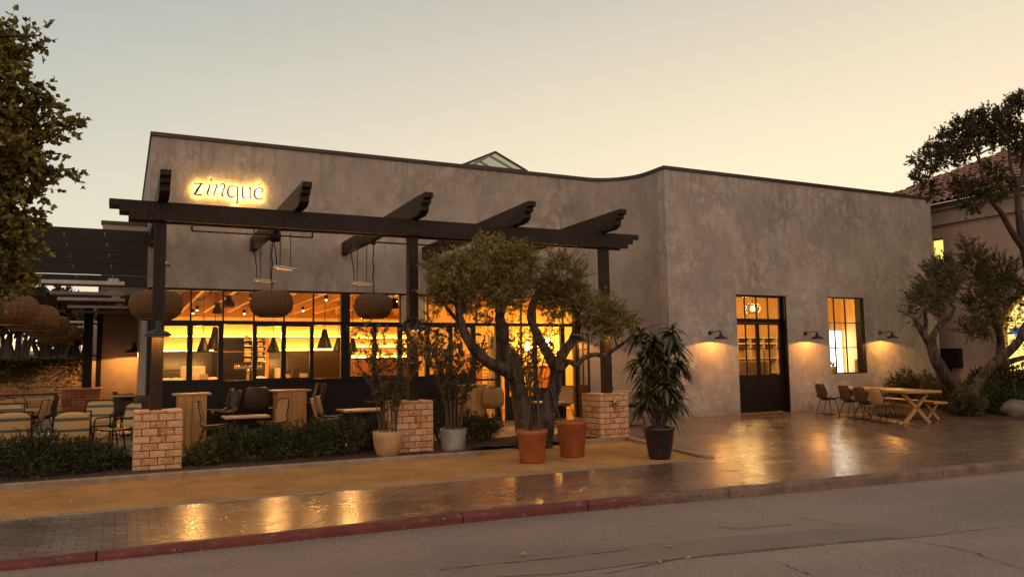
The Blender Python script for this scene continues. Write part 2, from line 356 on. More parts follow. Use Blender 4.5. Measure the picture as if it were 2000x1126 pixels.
def pavemat(name, tones, bw, bh, rlo, rhi, mort, k=.5):
    m, t, b = base(name)
    mp = nd(t, 'ShaderNodeMapping'); t.links.new(coord(t), mp.inputs[0])
    br = nd(t, 'ShaderNodeTexBrick'); t.links.new(mp.outputs[0], br.inputs['Vector']); br.inputs['Scale'].default_value = 1
    br.inputs['Brick Width'].default_value = bw; br.inputs['Row Height'].default_value = bh; br.inputs['Mortar Size'].default_value = .010; br.inputs['Mortar Smooth'].default_value = .4
    br.inputs['Color1'].default_value = (*tones[0], 1); br.inputs['Color2'].default_value = (*tones[1], 1); br.inputs['Mortar'].default_value = (*mort, 1)
    st = noise(t, .8, 6, .62, dist=.5, stretch=(.7,1.1,1)); c = mixc(t, 1.0, br.outputs['Color'], ramp(t, st, [(.3, (.62,.6,.58)), (.5, (1,1,1)), (.68, (1.3,1.27,1.24))]), 'MULTIPLY')
    worn = ramp(t, noise(t, .45, 7, .7, stretch=(.6,1.5,1)), [(.58, (0,0,0)), (.70, (.55,.55,.55))]); c = mixc(t, worn, c, tones[2])
    t.links.new(c, b.inputs['Base Color'])
    rr = nd(t, 'ShaderNodeMapRange'); rr.inputs['From Min'].default_value = .3; rr.inputs['From Max'].default_value = .68; rr.inputs['To Min'].default_value = rlo; rr.inputs['To Max'].default_value = rhi
    t.links.new(noise(t, 1.1, 5, .6, stretch=(.7,1.1,1)), rr.inputs[0]); t.links.new(rr.outputs[0], b.inputs['Roughness'])
    bw_ = nd(t, 'ShaderNodeMath', operation='SUBTRACT'); bw_.inputs[0].default_value = 1; t.links.new(br.outputs['Fac'], bw_.inputs[1])
    ad = nd(t, 'ShaderNodeMath', operation='MULTIPLY_ADD'); t.links.new(noise(t, 8, 4, .5, stretch=(.6,1.3,1)), ad.inputs[0]); ad.inputs[1].default_value = 1.1; t.links.new(bw_.outputs[0], ad.inputs[2])
    bump(t, b, ad.outputs[0], k, .008); b.inputs['Specular IOR Level'].default_value = .5; return m
PAVE = pavemat('stamped_brick_paving', ((.21,.125,.078), (.145,.085,.053), (.36,.25,.165)), .21, .105, .20, .31, (.045,.028,.02), .5)
PATIO = pavemat('patio_tile', ((.20,.13,.07), (.17,.105,.055), (.24,.16,.09)), .6, .6, .35, .6, (.07,.04,.02))
m, t, b = base('kerb_paint')
sx = nd(t, 'ShaderNodeSeparateXYZ'); t.links.new(coord(t), sx.inputs[0])
mrr = nd(t, 'ShaderNodeMapRange'); mrr.inputs['From Min'].default_value = 4.6; mrr.inputs['From Max'].default_value = 8.5; mrr.inputs['To Min'].default_value = .62; mrr.inputs['To Max'].default_value = .28; t.links.new(sx.outputs[0], mrr.inputs[0])
lt = nd(t, 'ShaderNodeMath', operation='SUBTRACT'); t.links.new(mrr.outputs[0], lt.inputs[0]); t.links.new(noise(t, 12, 8, .75, stretch=(.5,1,1)), lt.inputs[1])
pf = ramp(t, lt.outputs[0], [(.0, (0,0,0)), (.06, (1,1,1))])
cc = ramp(t, noise(t, 5, 6), [(.3, (.085,.045,.03)), (.7, (.18,.11,.075))]); rc = ramp(t, noise(t, 7, 6), [(.3, (.075,.010,.007)), (.7, (.135,.019,.012))])
c = mixc(t, pf, cc, rc); t.links.new(c, b.inputs['Base Color']); b.inputs['Roughness'].default_value = .65; bump(t, b, noise(t, 40, 5), .5, .01); KERB = m

# ------------------------------------------------------------------ ground
def gz(Y): return .15*min(1, max(0, (Y-10)/6))
def grid(x0, x1, y0, y1, dz=0, ny=None, nx=2):
    ys = sorted(set([y0, y1] + [q for q in (10., 16.) if y0 < q < y1])); xs = np.linspace(x0, x1, nx)
    return [[(x, y, gz(y)+dz) for x in xs] for y in ys]
bm_ = MB(); bm_.sheet([[(-400,-400,-.25),(400,-400,-.25)],[(-400,400,-.25),(400,400,-.25)]]); struct(bm_.build('ground', SOIL))
KP = [(-14, 8.0), (-.85, 7.96), (1.19, 7.93), (3.93, 7.93), (5.6, 7.84), (7.42, 7.7), (9.9, 7.58), (12.39, 7.45), (20, 6.9), (34, 5.6)]
def rdz(x): return -.066-.0070*min(10, max(-3, x))
KX = sorted([x for x, y in KP]+[-3, 10])
def ky(x):
    for (a, b_), (c_, d_) in zip(KP, KP[1:]):
        if a <= x <= c_: return b_+(d_-b_)*(x-a)/(c_-a)
rd = MB(); rd.sheet([[(x, -40, rdz(x)) for x in KX], [(x, ky(x)+.01, rdz(x)) for x in KX]]); struct(rd.build('road', ASPH))
def ribbon(mb, pts, ws, z):
    g = []
    for i, p in enumerate(pts):
        a = pts[max(0, i-1)]; b_ = pts[min(len(pts)-1, i+1)]; d = Vector((b_[0]-a[0], b_[1]-a[1], 0)).normalized(); n = Vector((-d.y, d.x, 0)); w_ = ws[i] if isinstance(ws, list) else ws
        g.append([Vector((p[0], p[1], rdz(p[0])+z))+n*w_/2, Vector((p[0], p[1], rdz(p[0])+z))-n*w_/2])
    mb.sheet(g)
# the paler repair strip and the cracks in the asphalt
pt = MB(); up_ = [(930,1098),(1160,1078),(1400,1052),(1600,1034),(1700,1026),(1830,1024),(1870,1030)]; lo_ = [(860,1140),(1100,1126),(1300,1098),(1480,1080),(1640,1062),(1800,1048),(1850,1042)]
pt.sheet([[(q.x,q.y,rdz(q.x)+.004) for q in [G(x,y,-.115) for x,y in up_]], [(q.x,q.y,rdz(q.x)+.004) for q in [G(x,y,-.115) for x,y in lo_]]]); struct(pt.build('road_patch', PATCH))
ck = MB()
for P in ([(1640,1061),(1740,1052),(1790,1060),(1850,1068),(1900,1080),(1950,1098),(2010,1118)], [(1517,1102),(1540,1110),(1560,1118),(1590,1130)],
          [(860,1122),(960,1110),(1060,1100),(1160,1088),(1240,1078)], [(1400,1030),(1440,1036),(1500,1030),(1560,1026)], [(1180,1128),(1330,1096),(1480,1079),(1640,1061)],
          [(1850,1042),(1920,1034),(2010,1022)], [(1560,1012),(1600,1018),(1650,1026),(1700,1026)]):
    pts = []
    for i in range(len(P)-1):
        for k in range(6):
            f = k/6; q = G(P[i][0]*(1-f)+P[i+1][0]*f, P[i][1]*(1-f)+P[i+1][1]*f, -.12); pts.append((q.x+random.uniform(-.012,.012), q.y+random.uniform(-.012,.012)))
    ribbon(ck, pts, [random.uniform(.004,.016) for _ in pts], .008)
struct(ck.build('road_cracks', CRACK))
# kerb with joints
kb = MB(); joints = [G(187,1088,0).x, G(902,1003,0).x, G(1445,958,0).x, G(1825,912,0).x, G(1150,980,0).x, -3, 16, 20]
def ky(x):
    for (a, b_), (c_, d_) in zip(KP, KP[1:]):
        if a <= x <= c_: return b_+(d_-b_)*(x-a)/(c_-a)
xs = sorted(joints+[KP[0][0], KP[-1][0]])
for a, c_ in zip(xs, xs[1:]):
    a += .006; c_ -= .006; n = max(2, int((c_-a)/.15)); g = []
    for i in range(n+1):
        x = a+(c_-a)*i/n; y = ky(x); j = random.uniform(-.004,.004)
        g.append([(x,y+.115,-.2),(x,y+.115,.006),(x,y+.03+j,.006+j/2),(x,y+.008+j,-.006),(x,y-.01+j,-.035),(x,y-.025,-.2)])
    kb.sheet(g)
    for r_ in (g[0], g[-1]): kb.add(r_, [tuple(range(6))])
struct(kb.build('kerb', KERB, smooth=False))
pv = MB(); XS = [x for x, y in KP]
pv.sheet([[(x, ky(x)+.115, 0) for x in XS], [(x, 10.0, 0) for x in XS]])
pv.sheet([[(-14,10.0,0),(8.56,10.0,0)],[(-14,10.2,gz(10.2)),(8.56,10.2,gz(10.2))]])
pv.sheet(grid(8.95, 40, 10.0, 30)); pv.sheet([[(8.56,10.0,0),(8.95,10,0)],[(8.56,10.15,gz(10.15)),(8.95,10.15,gz(10.15))]])
pv.add([(8.64,10.15,.0),(8.95,10.15,.0038),(8.95,12.98,gz(12.98)),(8.92,12.98,gz(12.98)),(8.64,10.16,.003)],[(0,1,2,3,4)])
struct(pv.build('brick_paving', PAVE))
gv = MB(); n = 60; g = []
for y in np.linspace(10.2, 12.98, 14):
    g.append([(x, y, gz(y)-.012+random.uniform(-.006,.006)) for x in np.linspace(-14, 8.92, 130)])
gv.sheet(g); struct(gv.build('gravel', GRAV, smooth=True))
ed = MB()
ed.prism([(10.16,-.05),(10.27,-.05),(10.27,.014),(10.16,.012)], 0, -14, 8.6)
ed.prism([(12.34,-.05),(12.47,-.05),(12.47,.115),(12.45,.125),(12.36,.125),(12.34,.115)], 0, -14, 5.45)
ed.prism([(7.75,-.05),(8.97,-.05),(8.97,.13),(7.75,.13)], 1, 12.93, 13.05)
ed.add([(8.56,10.16,-.05),(8.68,10.16,-.05),(9.0,12.93,-.05),(8.86,12.93,-.05),(8.56,10.16,.03),(8.68,10.16,.03),(9.0,12.93,.13),(8.86,12.93,.13)], [(3,2,1,0),(4,5,6,7),(0,1,5,4),(1,2,6,5),(2,3,7,6),(3,0,4,7)])
struct(ed.build('concrete_edging', CONC, bevel=.008))
so_ = MB(); g = []
for y in np.linspace(12.46, 14.25, 9): g.append([(x, y, gz(y)+.03+random.uniform(0,.03)) for x in np.linspace(-14, 5.5, 90)])
so_.sheet(g); g = []
for y in np.linspace(12.99, 14.25, 7): g.append([(x, y, gz(y)+.02+random.uniform(0,.04)) for x in np.linspace(5.5, 8.9, 24)])
so_.sheet(g); struct(so_.build('planting_bed_soil', SOIL, smooth=True))
pf_ = MB(); pf_.sheet(grid(-14, 8.95, 14.25, 18, .004)); pf_.sheet(grid(-14, .44, 18, 32, .004)); struct(pf_.build('patio_floor', PATIO))

# ------------------------------------------------------------------ restaurant building
HB, YM, YR, XL, XC, XE = 6.51, 18.0, 16.1, .48, 12.45, 22.85
bld = thing('restaurant_building', 'long flat-roofed taupe stucco restaurant with glowing windows and curved inner corner', 'building', (6, 20, 0))
def bp(mb, name, mat, par=None, **k): return mb.build(name, mat, par or bld, world=True, **k)
for o in (bld,): o['_w'] = tuple(o.location)
ZH, ZS = 3.29, 1.26
XD1 = F(1129, 700, YM).x          # right end of the glazing
# upper and side walls (outer shell thick .3)
wl = MB()
wl.box(XL, XD1, YM, YM+.3, ZH, HB)                      # above the long window
wl.box(XL, XL+.3, YM+.3, 30, 0, HB)                     # left flank
bp(wl, 'wall', STUC)
# curve and the flank of the right wing
path = [(XD1, YM), (11.25, YM)]; cx, cyy, rr = 11.25, YM-1.2, 1.2
for i in range(1, 13):
    a = math.pi/2*(1-i/12); path.append((cx+rr*math.cos(a), cyy+rr*math.sin(a)))
path += [(XC, YR+.3)]
cw = MB(); inner = [(XD1, YM+.3), (11.35, YM+.3)]+[(cx+(rr+.3)*math.cos(math.pi/2*(1-i/12)), cyy+(rr+.3)*math.sin(math.pi/2*(1-i/12))) for i in range(1,13)]+[(XC+.3, YR+.301)]
cw.sheet([[(x,y,0) for x,y in path],[(x,y,HB) for x,y in path]]); cw.sheet([[(x,y,0) for x,y in inner],[(x,y,HB) for x,y in inner]])
cw.sheet([[(x,y,HB) for x,y in path],[(x,y,HB) for x,y in inner]]); cw.add([(XD1,YM,0),(XD1,YM+.3,0),(XD1,YM+.3,HB),(XD1,YM,HB)], [(0,1,2,3)])
bp(cw, 'curved_wall', STUC_S)
# right wing front with door and window openings
dx0, dx1 = F(1438,600,YR).x+.0, F(1535,600,YR).x+.02; dz1 = F(1486,576,YR).z
wx0, wx1 = F(1617,600,YR).x, F(1687,600,YR).x; wz0, wz1 = F(1655,729,YR).z, F(1650,580,YR).z
rw = MB()
rw.box(XC, dx0, YR, YR+.3, 0, HB); rw.box(dx0, dx1, YR, YR+.3, dz1, HB); rw.box(dx1, wx0, YR, YR+.3, 0, HB)
rw.box(wx0, wx1, YR, YR+.3, 0, wz0); rw.box(wx0, wx1, YR, YR+.3, wz1, HB); rw.box(wx1, XE, YR, YR+.3, 0, HB)
rw.box(XE-.3, XE, YR+.3, 30, 0, HB); bp(rw, 'front_wall', STUC_R)
cpg = MB(); full = [(XL-.03, 30), (XL-.03, YM-.04)]+[(x, y-.04) if y == YM else (x-.03, y-.03) for x, y in path]+[]
full = [(XL-.03, 30), (XL-.03, YM-.04), (11.25, YM-.04)]+[(cx+(rr-.04)*math.cos(math.pi/2*(1-i/12)), cyy+(rr-.04)*math.sin(math.pi/2*(1-i/12))) for i in range(1,13)]+[(XC-.04, YR-.04), (XE+.03, YR-.04), (XE+.03, 30)]
inn = [(XL+.34, 30), (XL+.34, YM+.34), (11.25, YM+.34)]+[(cx+(rr+.34)*math.cos(math.pi/2*(1-i/12)), cyy+(rr+.34)*math.sin(math.pi/2*(1-i/12))) for i in range(1,13)]+[(XC+.34, YR+.34), (XE-.34, YR+.34), (XE-.34, 30)]
for lo, hi, A, B_ in ((HB+.004, HB+.085, full, inn),):
    cpg.sheet([[(x,y,lo) for x,y in A],[(x,y,hi) for x,y in A],[(x,y,hi) for x,y in B_],[(x,y,lo) for x,y in B_],[(x,y,lo) for x,y in A]])
bp(cpg, 'coping', COPING)
rf = MB(); rf.box(XL+.3, XE-.3, YM+1.5, 30, HB-.5, HB-.35); rf.box(XC+.3, XE-.3, YR+.3, YM+1.5, HB-.5, HB-.35); rf.box(XL+.3, XC+.3, YM+.3, YM+1.5, HB-.5, HB-.35)
rf.box(XL, XE, 30, 30.3, 0, HB); bp(rf, 'roof', COPING)
# black panel under the long window
YF = YM+.06
xg = lambda p: F(p, 680, YF).x
def Xt(p): return F(p, 597, YF).x
z_rail0, z_rail1 = F(460,633,YF).z, F(460,627,YF).z
print('rails', z_rail0, z_rail1)
dk = MB(); dk.box(XL+.02, xg(927), YF-.03, YF+.12, .0, ZS); dk.box(XL+.02, xg(927), YF-.06, YF+.16, ZS, ZS+.05)
dk.box(XL+.02, XL+.3, YF-.02, YF+.12, ZS+.05, ZH-.002); bp(dk, 'window_apron', DARK)
dw = MB()
stiles = [(313,317),(365,376),(426,436),(493,501),(549,558),(605,612),(665,682),(727,735),(776,785),(830,838),(876,883),(919,928)]
for a, b_ in stiles: dw.box(xg(a), xg(b_), YF-.045, YF+.05, ZS+.05, z_rail0)
for a in (373,436,496,555,612,781): dw.box(Xt(a)-.016, Xt(a)+.016, YF-.03, YF+.03, z_rail1, ZH-.05)
dw.box(xg(665), xg(682), YF-.06, YF+.06, z_rail0, ZH-.05); dw.box(Xt(795), Xt(812), YF-.04, YF+.04, z_rail1, ZH-.05)
dw.box(XL+.3, XD1, YF-.05, YF+.06, z_rail0, z_rail1+.01)
dw.box(XL+.3, XD1, YF-.05, YF+.06, ZH-.05, ZH-.002)
for a, b_ in ((316,367),(376,427),(501,550),(558,606),(682,728),(735,777),(838,877),(883,920)): # casement frames
    x0, x1 = xg(a), xg(b_); dw.box(x0, x1, YF-.04, YF+.02, ZS+.05, ZS+.085); dw.box(x0, x1, YF-.04, YF+.02, z_rail0-.04, z_rail0)
# full-height glazing and doors
for a, b_ in ((967,975),(986,993),(1042,1048),(1094,1102),(1122,1129)): dw.box(xg(a), xg(b_), YF-.045, YF+.05, .15, z_rail0)
dw.box(xg(1017), xg(1019), YF-.03, YF+.03, .9, z_rail0)
dw.box(xg(928), xg(967), YF-.03, YF+.03, F(950,743,YF).z, F(950,739,YF).z); dw.box(xg(928), xg(967), YF-.03, YF+.03, .15, .25)
zz = F(1050,686,YF).z; dw.box(xg(993), xg(1094), YF-.02, YF+.02, zz-.012, zz+.012)
for a in (835,900,930,975,1017,1045,1098): dw.box(Xt(a)-.016, Xt(a)+.016, YF-.03, YF+.03, z_rail1, ZH-.05)
for a, b_ in ((1048,1094),): dw.box(xg(a), xg(b_), YF-.02, YF+.03, .15, .95)
for a, b_ in ((993,1017),(1019,1042)): dw.box(xg(a), xg(b_), YF-.02, YF+.03, .15, .75)
wf = bp(dw, 'window_frame', DARK)
pn = MB(); pn.box(xg(317), xg(927), YF-.004, YF+.004, ZS+.05, z_rail0); pn.box(XL+.3, XD1, YF-.004, YF+.004, z_rail1, ZH-.05)
pn.box(xg(928), xg(986), YF-.004, YF+.004, .2, z_rail0); pn.box(xg(993), xg(1094), YF-.004, YF+.004, .75, z_rail0); bp(pn, 'window_pane', GL)
bl = MB(); bl.box(Xt(783), Xt(831), YF+.02, YF+.03, z_rail1+.02, ZH-.06); bp(bl, 'beige_panel', CREAM)  # opaque cream panel behind one upper pane
# the open glazed door leaf at the right end
lf = thing('open_glass_door', 'narrow open black glazed door leaf swung outwards at right end of the long window', 'door', (XD1-.02, YM-.02, .15), R(-100))
q = MB(); 
for x in (0, .72): q.box(x, x+.06, -.02, .02, 0, 2.35)
q.box(.06,.72,-.02,.02,0,.85); q.box(.06,.72,-.02,.02,2.29,2.35); q.box(.06,.72,-.015,.015,1.75,1.775); q.box(.37,.395,-.015,.015,.85,2.29)
q.build('door_frame', DARK, lf); q = MB(); q.box(.06,.72,-.004,.004,.85,2.29); q.build('pane', GL, lf)
q = MB(); q.tube([(.66,.06,.7),(.66,.06,2.0)], .014); q.build('handle', DARK, lf)

# right wing door and window
dr = thing('double_door', 'tall black double door with glazed upper half and transom in the right wall', 'door', ((dx0+dx1)/2, YR+.18, .15)); dr['_w'] = tuple(dr.location)
y0, y1 = YR+.14, YR+.20
q = MB(); zt0, zt1 = F(1486,630,YR+.14).z, F(1486,622,YR+.14).z; zl = F(1490,731,YR+.14).z
W = dx1-dx0; q.box(dx0, dx0+.03, y0, y1, .15, dz1); q.box(dx1-.05, dx1, YR+.02, y1, .15, dz1); q.box(dx0+.03, dx1-.05, y0, y1, dz1-.04, dz1); q.box(dx0+.03, dx1-.05, y0, y1, zt0, zt1)
X0, X1 = dx0+.03, dx1-.12; q.box(X1, dx1-.05, y0, y1, .15, dz1-.04)
for f in (.25, .5, .75): q.box(X0+(X1-X0)*f-.012, X0+(X1-X0)*f+.012, y0+.01, y1-.01, zt1, dz1-.04)
q.build('door_frame', DARK, dr, world=True)
xm = X0+(X1-X0)*.5
for s_, (a, b_) in enumerate(((X0, xm-.004), (xm+.004, X1))):
    q = MB(); q.box(a, b_, y0+.005, y1-.005, .17, zl); q.box(a, a+.05, y0+.005, y1-.005, zl, zt0-.005); q.box(b_-.05, b_, y0+.005, y1-.005, zl, zt0-.005); q.box(a+.05, b_-.05, y0+.005, y1-.005, zt0-.055, zt0-.005)
    mx_ = (a+b_)/2; q.box(mx_-.011, mx_+.011, y0+.01, y1-.01, zl, zt0-.055); zb = zl+(zt0-zl)*.5; q.box(a+.05, b_-.05, y0+.012, y1-.012, zb-.01, zb+.01)
    leaf = q.build('door_leaf', DARK, dr, world=True)
    q = MB(); q.box(a+.05, b_-.05, y0+.028, y0+.034, zl, zt0-.055); lx, ly, lz = dr['_w']; q.v = [(x-lx,y-ly,z-lz) for x,y,z in q.v]; q.build('pane', GL, leaf)
q = MB(); q.tube([(xm+.13, y0-.06, zl-.15), (xm+.13, y0-.06, zt0-.75)], .016); q.tube([(xm+.13,y0-.06,zl+.1),(xm+.13,y0,zl+.1)], .01); q.build('handle', DARK, dr, world=True)
q = MB(); q.box(X0, X1, y0+.028, y0+.034, zt1, dz1-.04); q.build('transom_pane', GL, dr, world=True)
wn = thing('steel_window', 'tall black steel window of twelve panes right of the double door', 'window', ((wx0+wx1)/2, YR+.15, wz0)); wn['_w'] = tuple(wn.location)
q = MB(); 
q.box(wx0, wx0+.025, y0, y1, wz0, wz1); q.box(wx1-.15, wx1, YR+.005, y1, wz0, wz1); q.box(wx0+.025, wx1-.15, y0, y1, wz1-.035, wz1); q.box(wx0+.025, wx1-.15, YR+.02, y1, wz0, wz0+.035)
a, b_ = wx0+.025, wx1-.15
for f in (.30, .65): q.box(a+(b_-a)*f-.012, a+(b_-a)*f+.012, y0+.01, y1-.01, wz0+.035, wz1-.035)
for f in (.34, .665): zq = wz0+(wz1-wz0)*f; q.box(a, b_, y0+.014, y1-.014, zq-.011, zq+.011)
q.build('frame', DARK, wn, world=True); q = MB(); q.box(a, b_, y0+.028, y0+.033, wz0+.035, wz1-.035); q.build('pane', GL, wn, world=True)

# interior: main room
ZI = .15; YB = 27.0; zled1, zled2 = F(500,657,YB).z, F(500,684,YB).z
print('zled', zled1, zled2)
XR1 = F(683,660,YB).x; XR2 = F(803,660,24).x
q = MB(); q.box(XL+.3, XC, YB, YB+.2, zled2, 5); bp(q, 'back_wall', CREAM)
q = MB(); q.box(XL+.3, XR1, YB-.05, YB+.15, ZI, zled2-.02); bp(q, 'tiled_wall', TILE)
q = MB(); q.box(XL+.3, XE-.3, YM+.2, 30, .0, ZI-.002); q.box(XC+.3, XE-.3, YR+.3, YM+.2, .0, ZI-.002); bp(q, 'interior_floor', PLY)
q = MB(); q.box(XL+.3, XE-.3, YM+.3, 30, 3.75, 3.85); q.box(XC+.3, XE-.3, YR+.3, YM+.3, 3.75, 3.85); bp(q, 'ceiling', DECK)
q = MB(); q.box(XL+.3, XC, YB-.22, YB-.17, 3.2, 3.55); bp(q, 'ceiling_beam', JOIST)
for i in range(17):
    x = XL+.45+i*.70
    q = MB(); q.box(x, x+.07, YM+.32, YB-.3, 3.34, 3.74); bp(q, 'ceiling_joist', JOIST)
for zz_ in (zled1, zled2):
    q = MB(); q.box(XL+.35, XC-.2, YB-.16, YB-.001, zz_-.02, zz_-.003) ; bp(q, 'ledge', PLY)
    q = MB(); q.box(XL+.4, XC-.25, YB-.14, YB-.10, zz_, zz_+.015); bp(q, 'led_strip', LED)
# glowing bottle shelves, seen between the second and third pergola posts
sh = thing('bottle_shelves', 'backlit bottle shelving glowing yellow behind the narrow windows left of middle post', 'shelves', (F(745,700,24).x, 24, ZI)); sh['_w'] = tuple(sh.location)
xa, xb = F(686,660,24).x, F(800,660,24).x
q = MB(); q.box(xa, xb, 24.0, 24.04, ZI, 3.0); q.build('back_panel', CREAM, sh, world=True)
for yy in (637, 660, 677, 697):
    z_ = F(740, yy, 24).z; q = MB(); q.box(xa, xb, 23.75, 23.995, z_-.03, z_-.005); s_ = q.build('shelf', PLY, sh, world=True)
    q = MB(); q.box(xa+.02, xb-.02, 23.95, 23.975, z_, z_+.012); lx, ly, lz = sh['_w']; q.v = [(x-lx,y-ly,z-lz) for x,y,z in q.v]; q.build('led_strip', LED, s_)
q = MB(); q.box(xa, xb, 23.6, 23.75, ZI, F(740,703,24).z); q.build('cabinet', PLY, sh, world=True)
# timber-lined wall on the right part of the room
q = MB(); xo0 = F(805,660,22.5).x; q.box(xo0, XC+.25, 22.5, 22.6, ZI, 3.75); bp(q, 'rear_partition', AMBER)
q = MB(); q.box(xo0+.9, xo0+2.2, 22.3, 22.495, ZI, 1.9); bp(q, 'panelled_cabinet', PLY); q = MB(); q.box(xo0+4.2, xo0+5.2, 22.3, 22.495, ZI, 1.5); bp(q, 'panelled_cabinet', PLY)
q = MB(); q.box(XC-.0, XC+.1, YM+.3, YB, ZI, 3.75); bp(q, 'partition_wall', AMBER)
q = MB(); q.box(xg(976)+.2, xg(986)+.35, YM+1.0, YM+1.2, ZI, 2.3); bp(q, 'white_column', CREAM)
# right wing rooms
q = MB(); q.box(XC+.3, XE-.3, 21.0, 21.1, ZI, 3.75); q.box(XE-.38, XE-.31, YR+.32, 20.98, ZI, 3.75); bp(q, 'inner_timber_wall', HONEY)
q = MB()
for zz_ in (.95, 1.45, 1.95, 2.15): q.box(17.6, 21.2, 20.6, 20.98, ZI+zz_, ZI+zz_+.045)
for k in range(7): q.box(17.6+k*.59, 17.65+k*.59, 20.62, 20.98, ZI, ZI+2.15)
bp(q, 'wall_shelf', CREAM)

# pass-through opening and metal shelf in tiled wall
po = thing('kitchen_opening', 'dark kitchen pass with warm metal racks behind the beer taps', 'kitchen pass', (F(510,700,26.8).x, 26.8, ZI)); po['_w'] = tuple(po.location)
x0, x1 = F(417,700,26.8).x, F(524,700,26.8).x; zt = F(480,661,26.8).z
q = MB(); q.box(x0, x1, 26.78, 26.9, ZI, zt); q.build('recess_shade_panel', DARK, po, world=True)  # dark slab stands in for the shade inside the pass
q = MB(); q.box(x1-.12, x1, 26.7, 26.78, ZI, zt); q.box(x0, x1, 26.7, 26.78, zled2-.06, zled2-.02); q.build('timber_trim', PLY, po, world=True)
for px_ in (482, 505):
    for k, yy in enumerate((664, 675, 686, 694, 705)):
        a = F(px_-(6 if px_ < 500 else 3), yy, 26.4); q = MB(); q.box(a.x, a.x+.28, 26.35, 26.65, a.z-.015, a.z+.01); q.build('rack_shelf', STEEL, po, world=True)
        q = MB(); q.box(a.x+.03, a.x+.03+random.uniform(.1,.2), 26.4, 26.55, a.z+.012, a.z+random.uniform(.06,.15)); q.build('stacked_dish', CARD, po, world=True)

# bar counter behind the window
bz = F(450,743,18.9).z; bc = thing('bar_counter', 'long pale bar counter running behind the window sill', 'counter', (F(500,740,18.9).x, 18.9, ZI)); bc['_w'] = tuple(bc.location)
xb0, xb1 = XL+.45, F(672,740,18.9).x
q = MB(); q.box(xb0, xb1, 18.55, 19.2, bz-.06, bz); q.build('counter_top', PAPER, bc, world=True, bevel=.006)
q = MB(); q.box(xb0+.05, xb1-.05, 18.65, 19.15, ZI, bz-.062); q.build('counter_front', PLY, bc, world=True)
print('barz', bz)
def onbar(px_, y=18.85): return Vector((F(px_, 735, y).x, y, bz+.001))
# beer tap tower
p = onbar(484); tt = thing('beer_tap_tower', 'T-shaped brass beer tap tower with eight taps on bar counter', 'beer taps', p)
q = MB(); q.tube([(0,0,0),(0,0,.30)], .03, 10); q.build('column', STEEL, tt, smooth=True)
q = MB(); q.tube([(-.30,0,.31),(.30,0,.31)], .032, 10); q.build('header_pipe', STEEL, tt, smooth=True)
for i in range(9):
    if i == 4: continue
    q = MB(); x = -.28+i*.07; q.tube([(x,-.03,.31),(x,-.07,.30),(x,-.08,.24)], .009, 6); q.tube([(x,-.05,.32),(x,-.05,.39)], [.006,.011], 6); q.build('tap', STEEL, tt)
# boxes and things on the bar
def carton(px_, w_, d_, h_, label, mt, z=0, y=18.85, rz=0, name='carton'):
    p = onbar(px_, y); p.z += z; o = thing(name, label, 'box', p, rz); q = MB(); q.box(-w_/2,w_/2,-d_/2,d_/2,0,h_); q.build('carton_body', mt, o, bevel=.004)
    q = MB(); q.box(-w_/2-.002,w_/2+.002,-.02,.02,h_+.001,h_+.004); q.build('tape', WOOD, o); return o
carton(362, .22, .25, .34, 'tall open cream carton on the bar behind second window stile', PAPER)
carton(386, .27, .25, .34, 'cream carton with open flap on the bar left of taps', PAPER, rz=.1)
carton(398, .16, .2, .16, 'small low carton beside the cream carton on the bar', CARD, y=18.75)
carton(546, .20, .2, .27, 'white carton stacked on bar right of the beer taps', PAPER)
carton(560, .13, .2, .12, 'orange carton low at the stile on the bar', CARD, y=18.75)
carton(577, .16, .2, .14, 'lower dark brown carton on the bar', DECK)
carton(577, .15, .19, .15, 'upper dark brown carton stacked on another dark carton', DECK, z=.146)
carton(592, .17, .2, .13, 'plain orange cardboard carton at the right of dark cartons', CARD, y=18.75)
for k, (px_, lab) in enumerate(((325,'crumpled pale cloth bundle on the bar at far left'), (345,'smaller pale cloth bundle beside cloth at far left of bar'), (508,'pale cloth bundle on the bar just right of taps'), (415,'folded pale towel on the bar left of the taps'))):
    p = onbar(px_, 18.75); q = MB(); g = []
    for i in range(9):
        r_ = []
        for j in range(9):
            u, v = i/8*2-1, j/8*2-1; h = max(0, (1-u*u)*(1-v*v))**.5*.09+random.uniform(0,.012); r_.append((u*.17, v*.1, h))
        g.append(r_)
    q.sheet(g); o = q.build('cloth_bundle', PAPER, smooth=True); o.location = p; tag(o, lab, 'cloth')
p = onbar(332); o = thing('metal_rail', 'thin dark metal rail standing on the bar at far left window', 'rail', p)
q = MB(); q.tube([(-.28,0,0),(-.28,0,.26),(.28,0,.26),(.28,0,0)], .01); q.tube([(-.28,0,.08),(.28,0,.08)], .008); q.build('rail_bars', DARK, o)

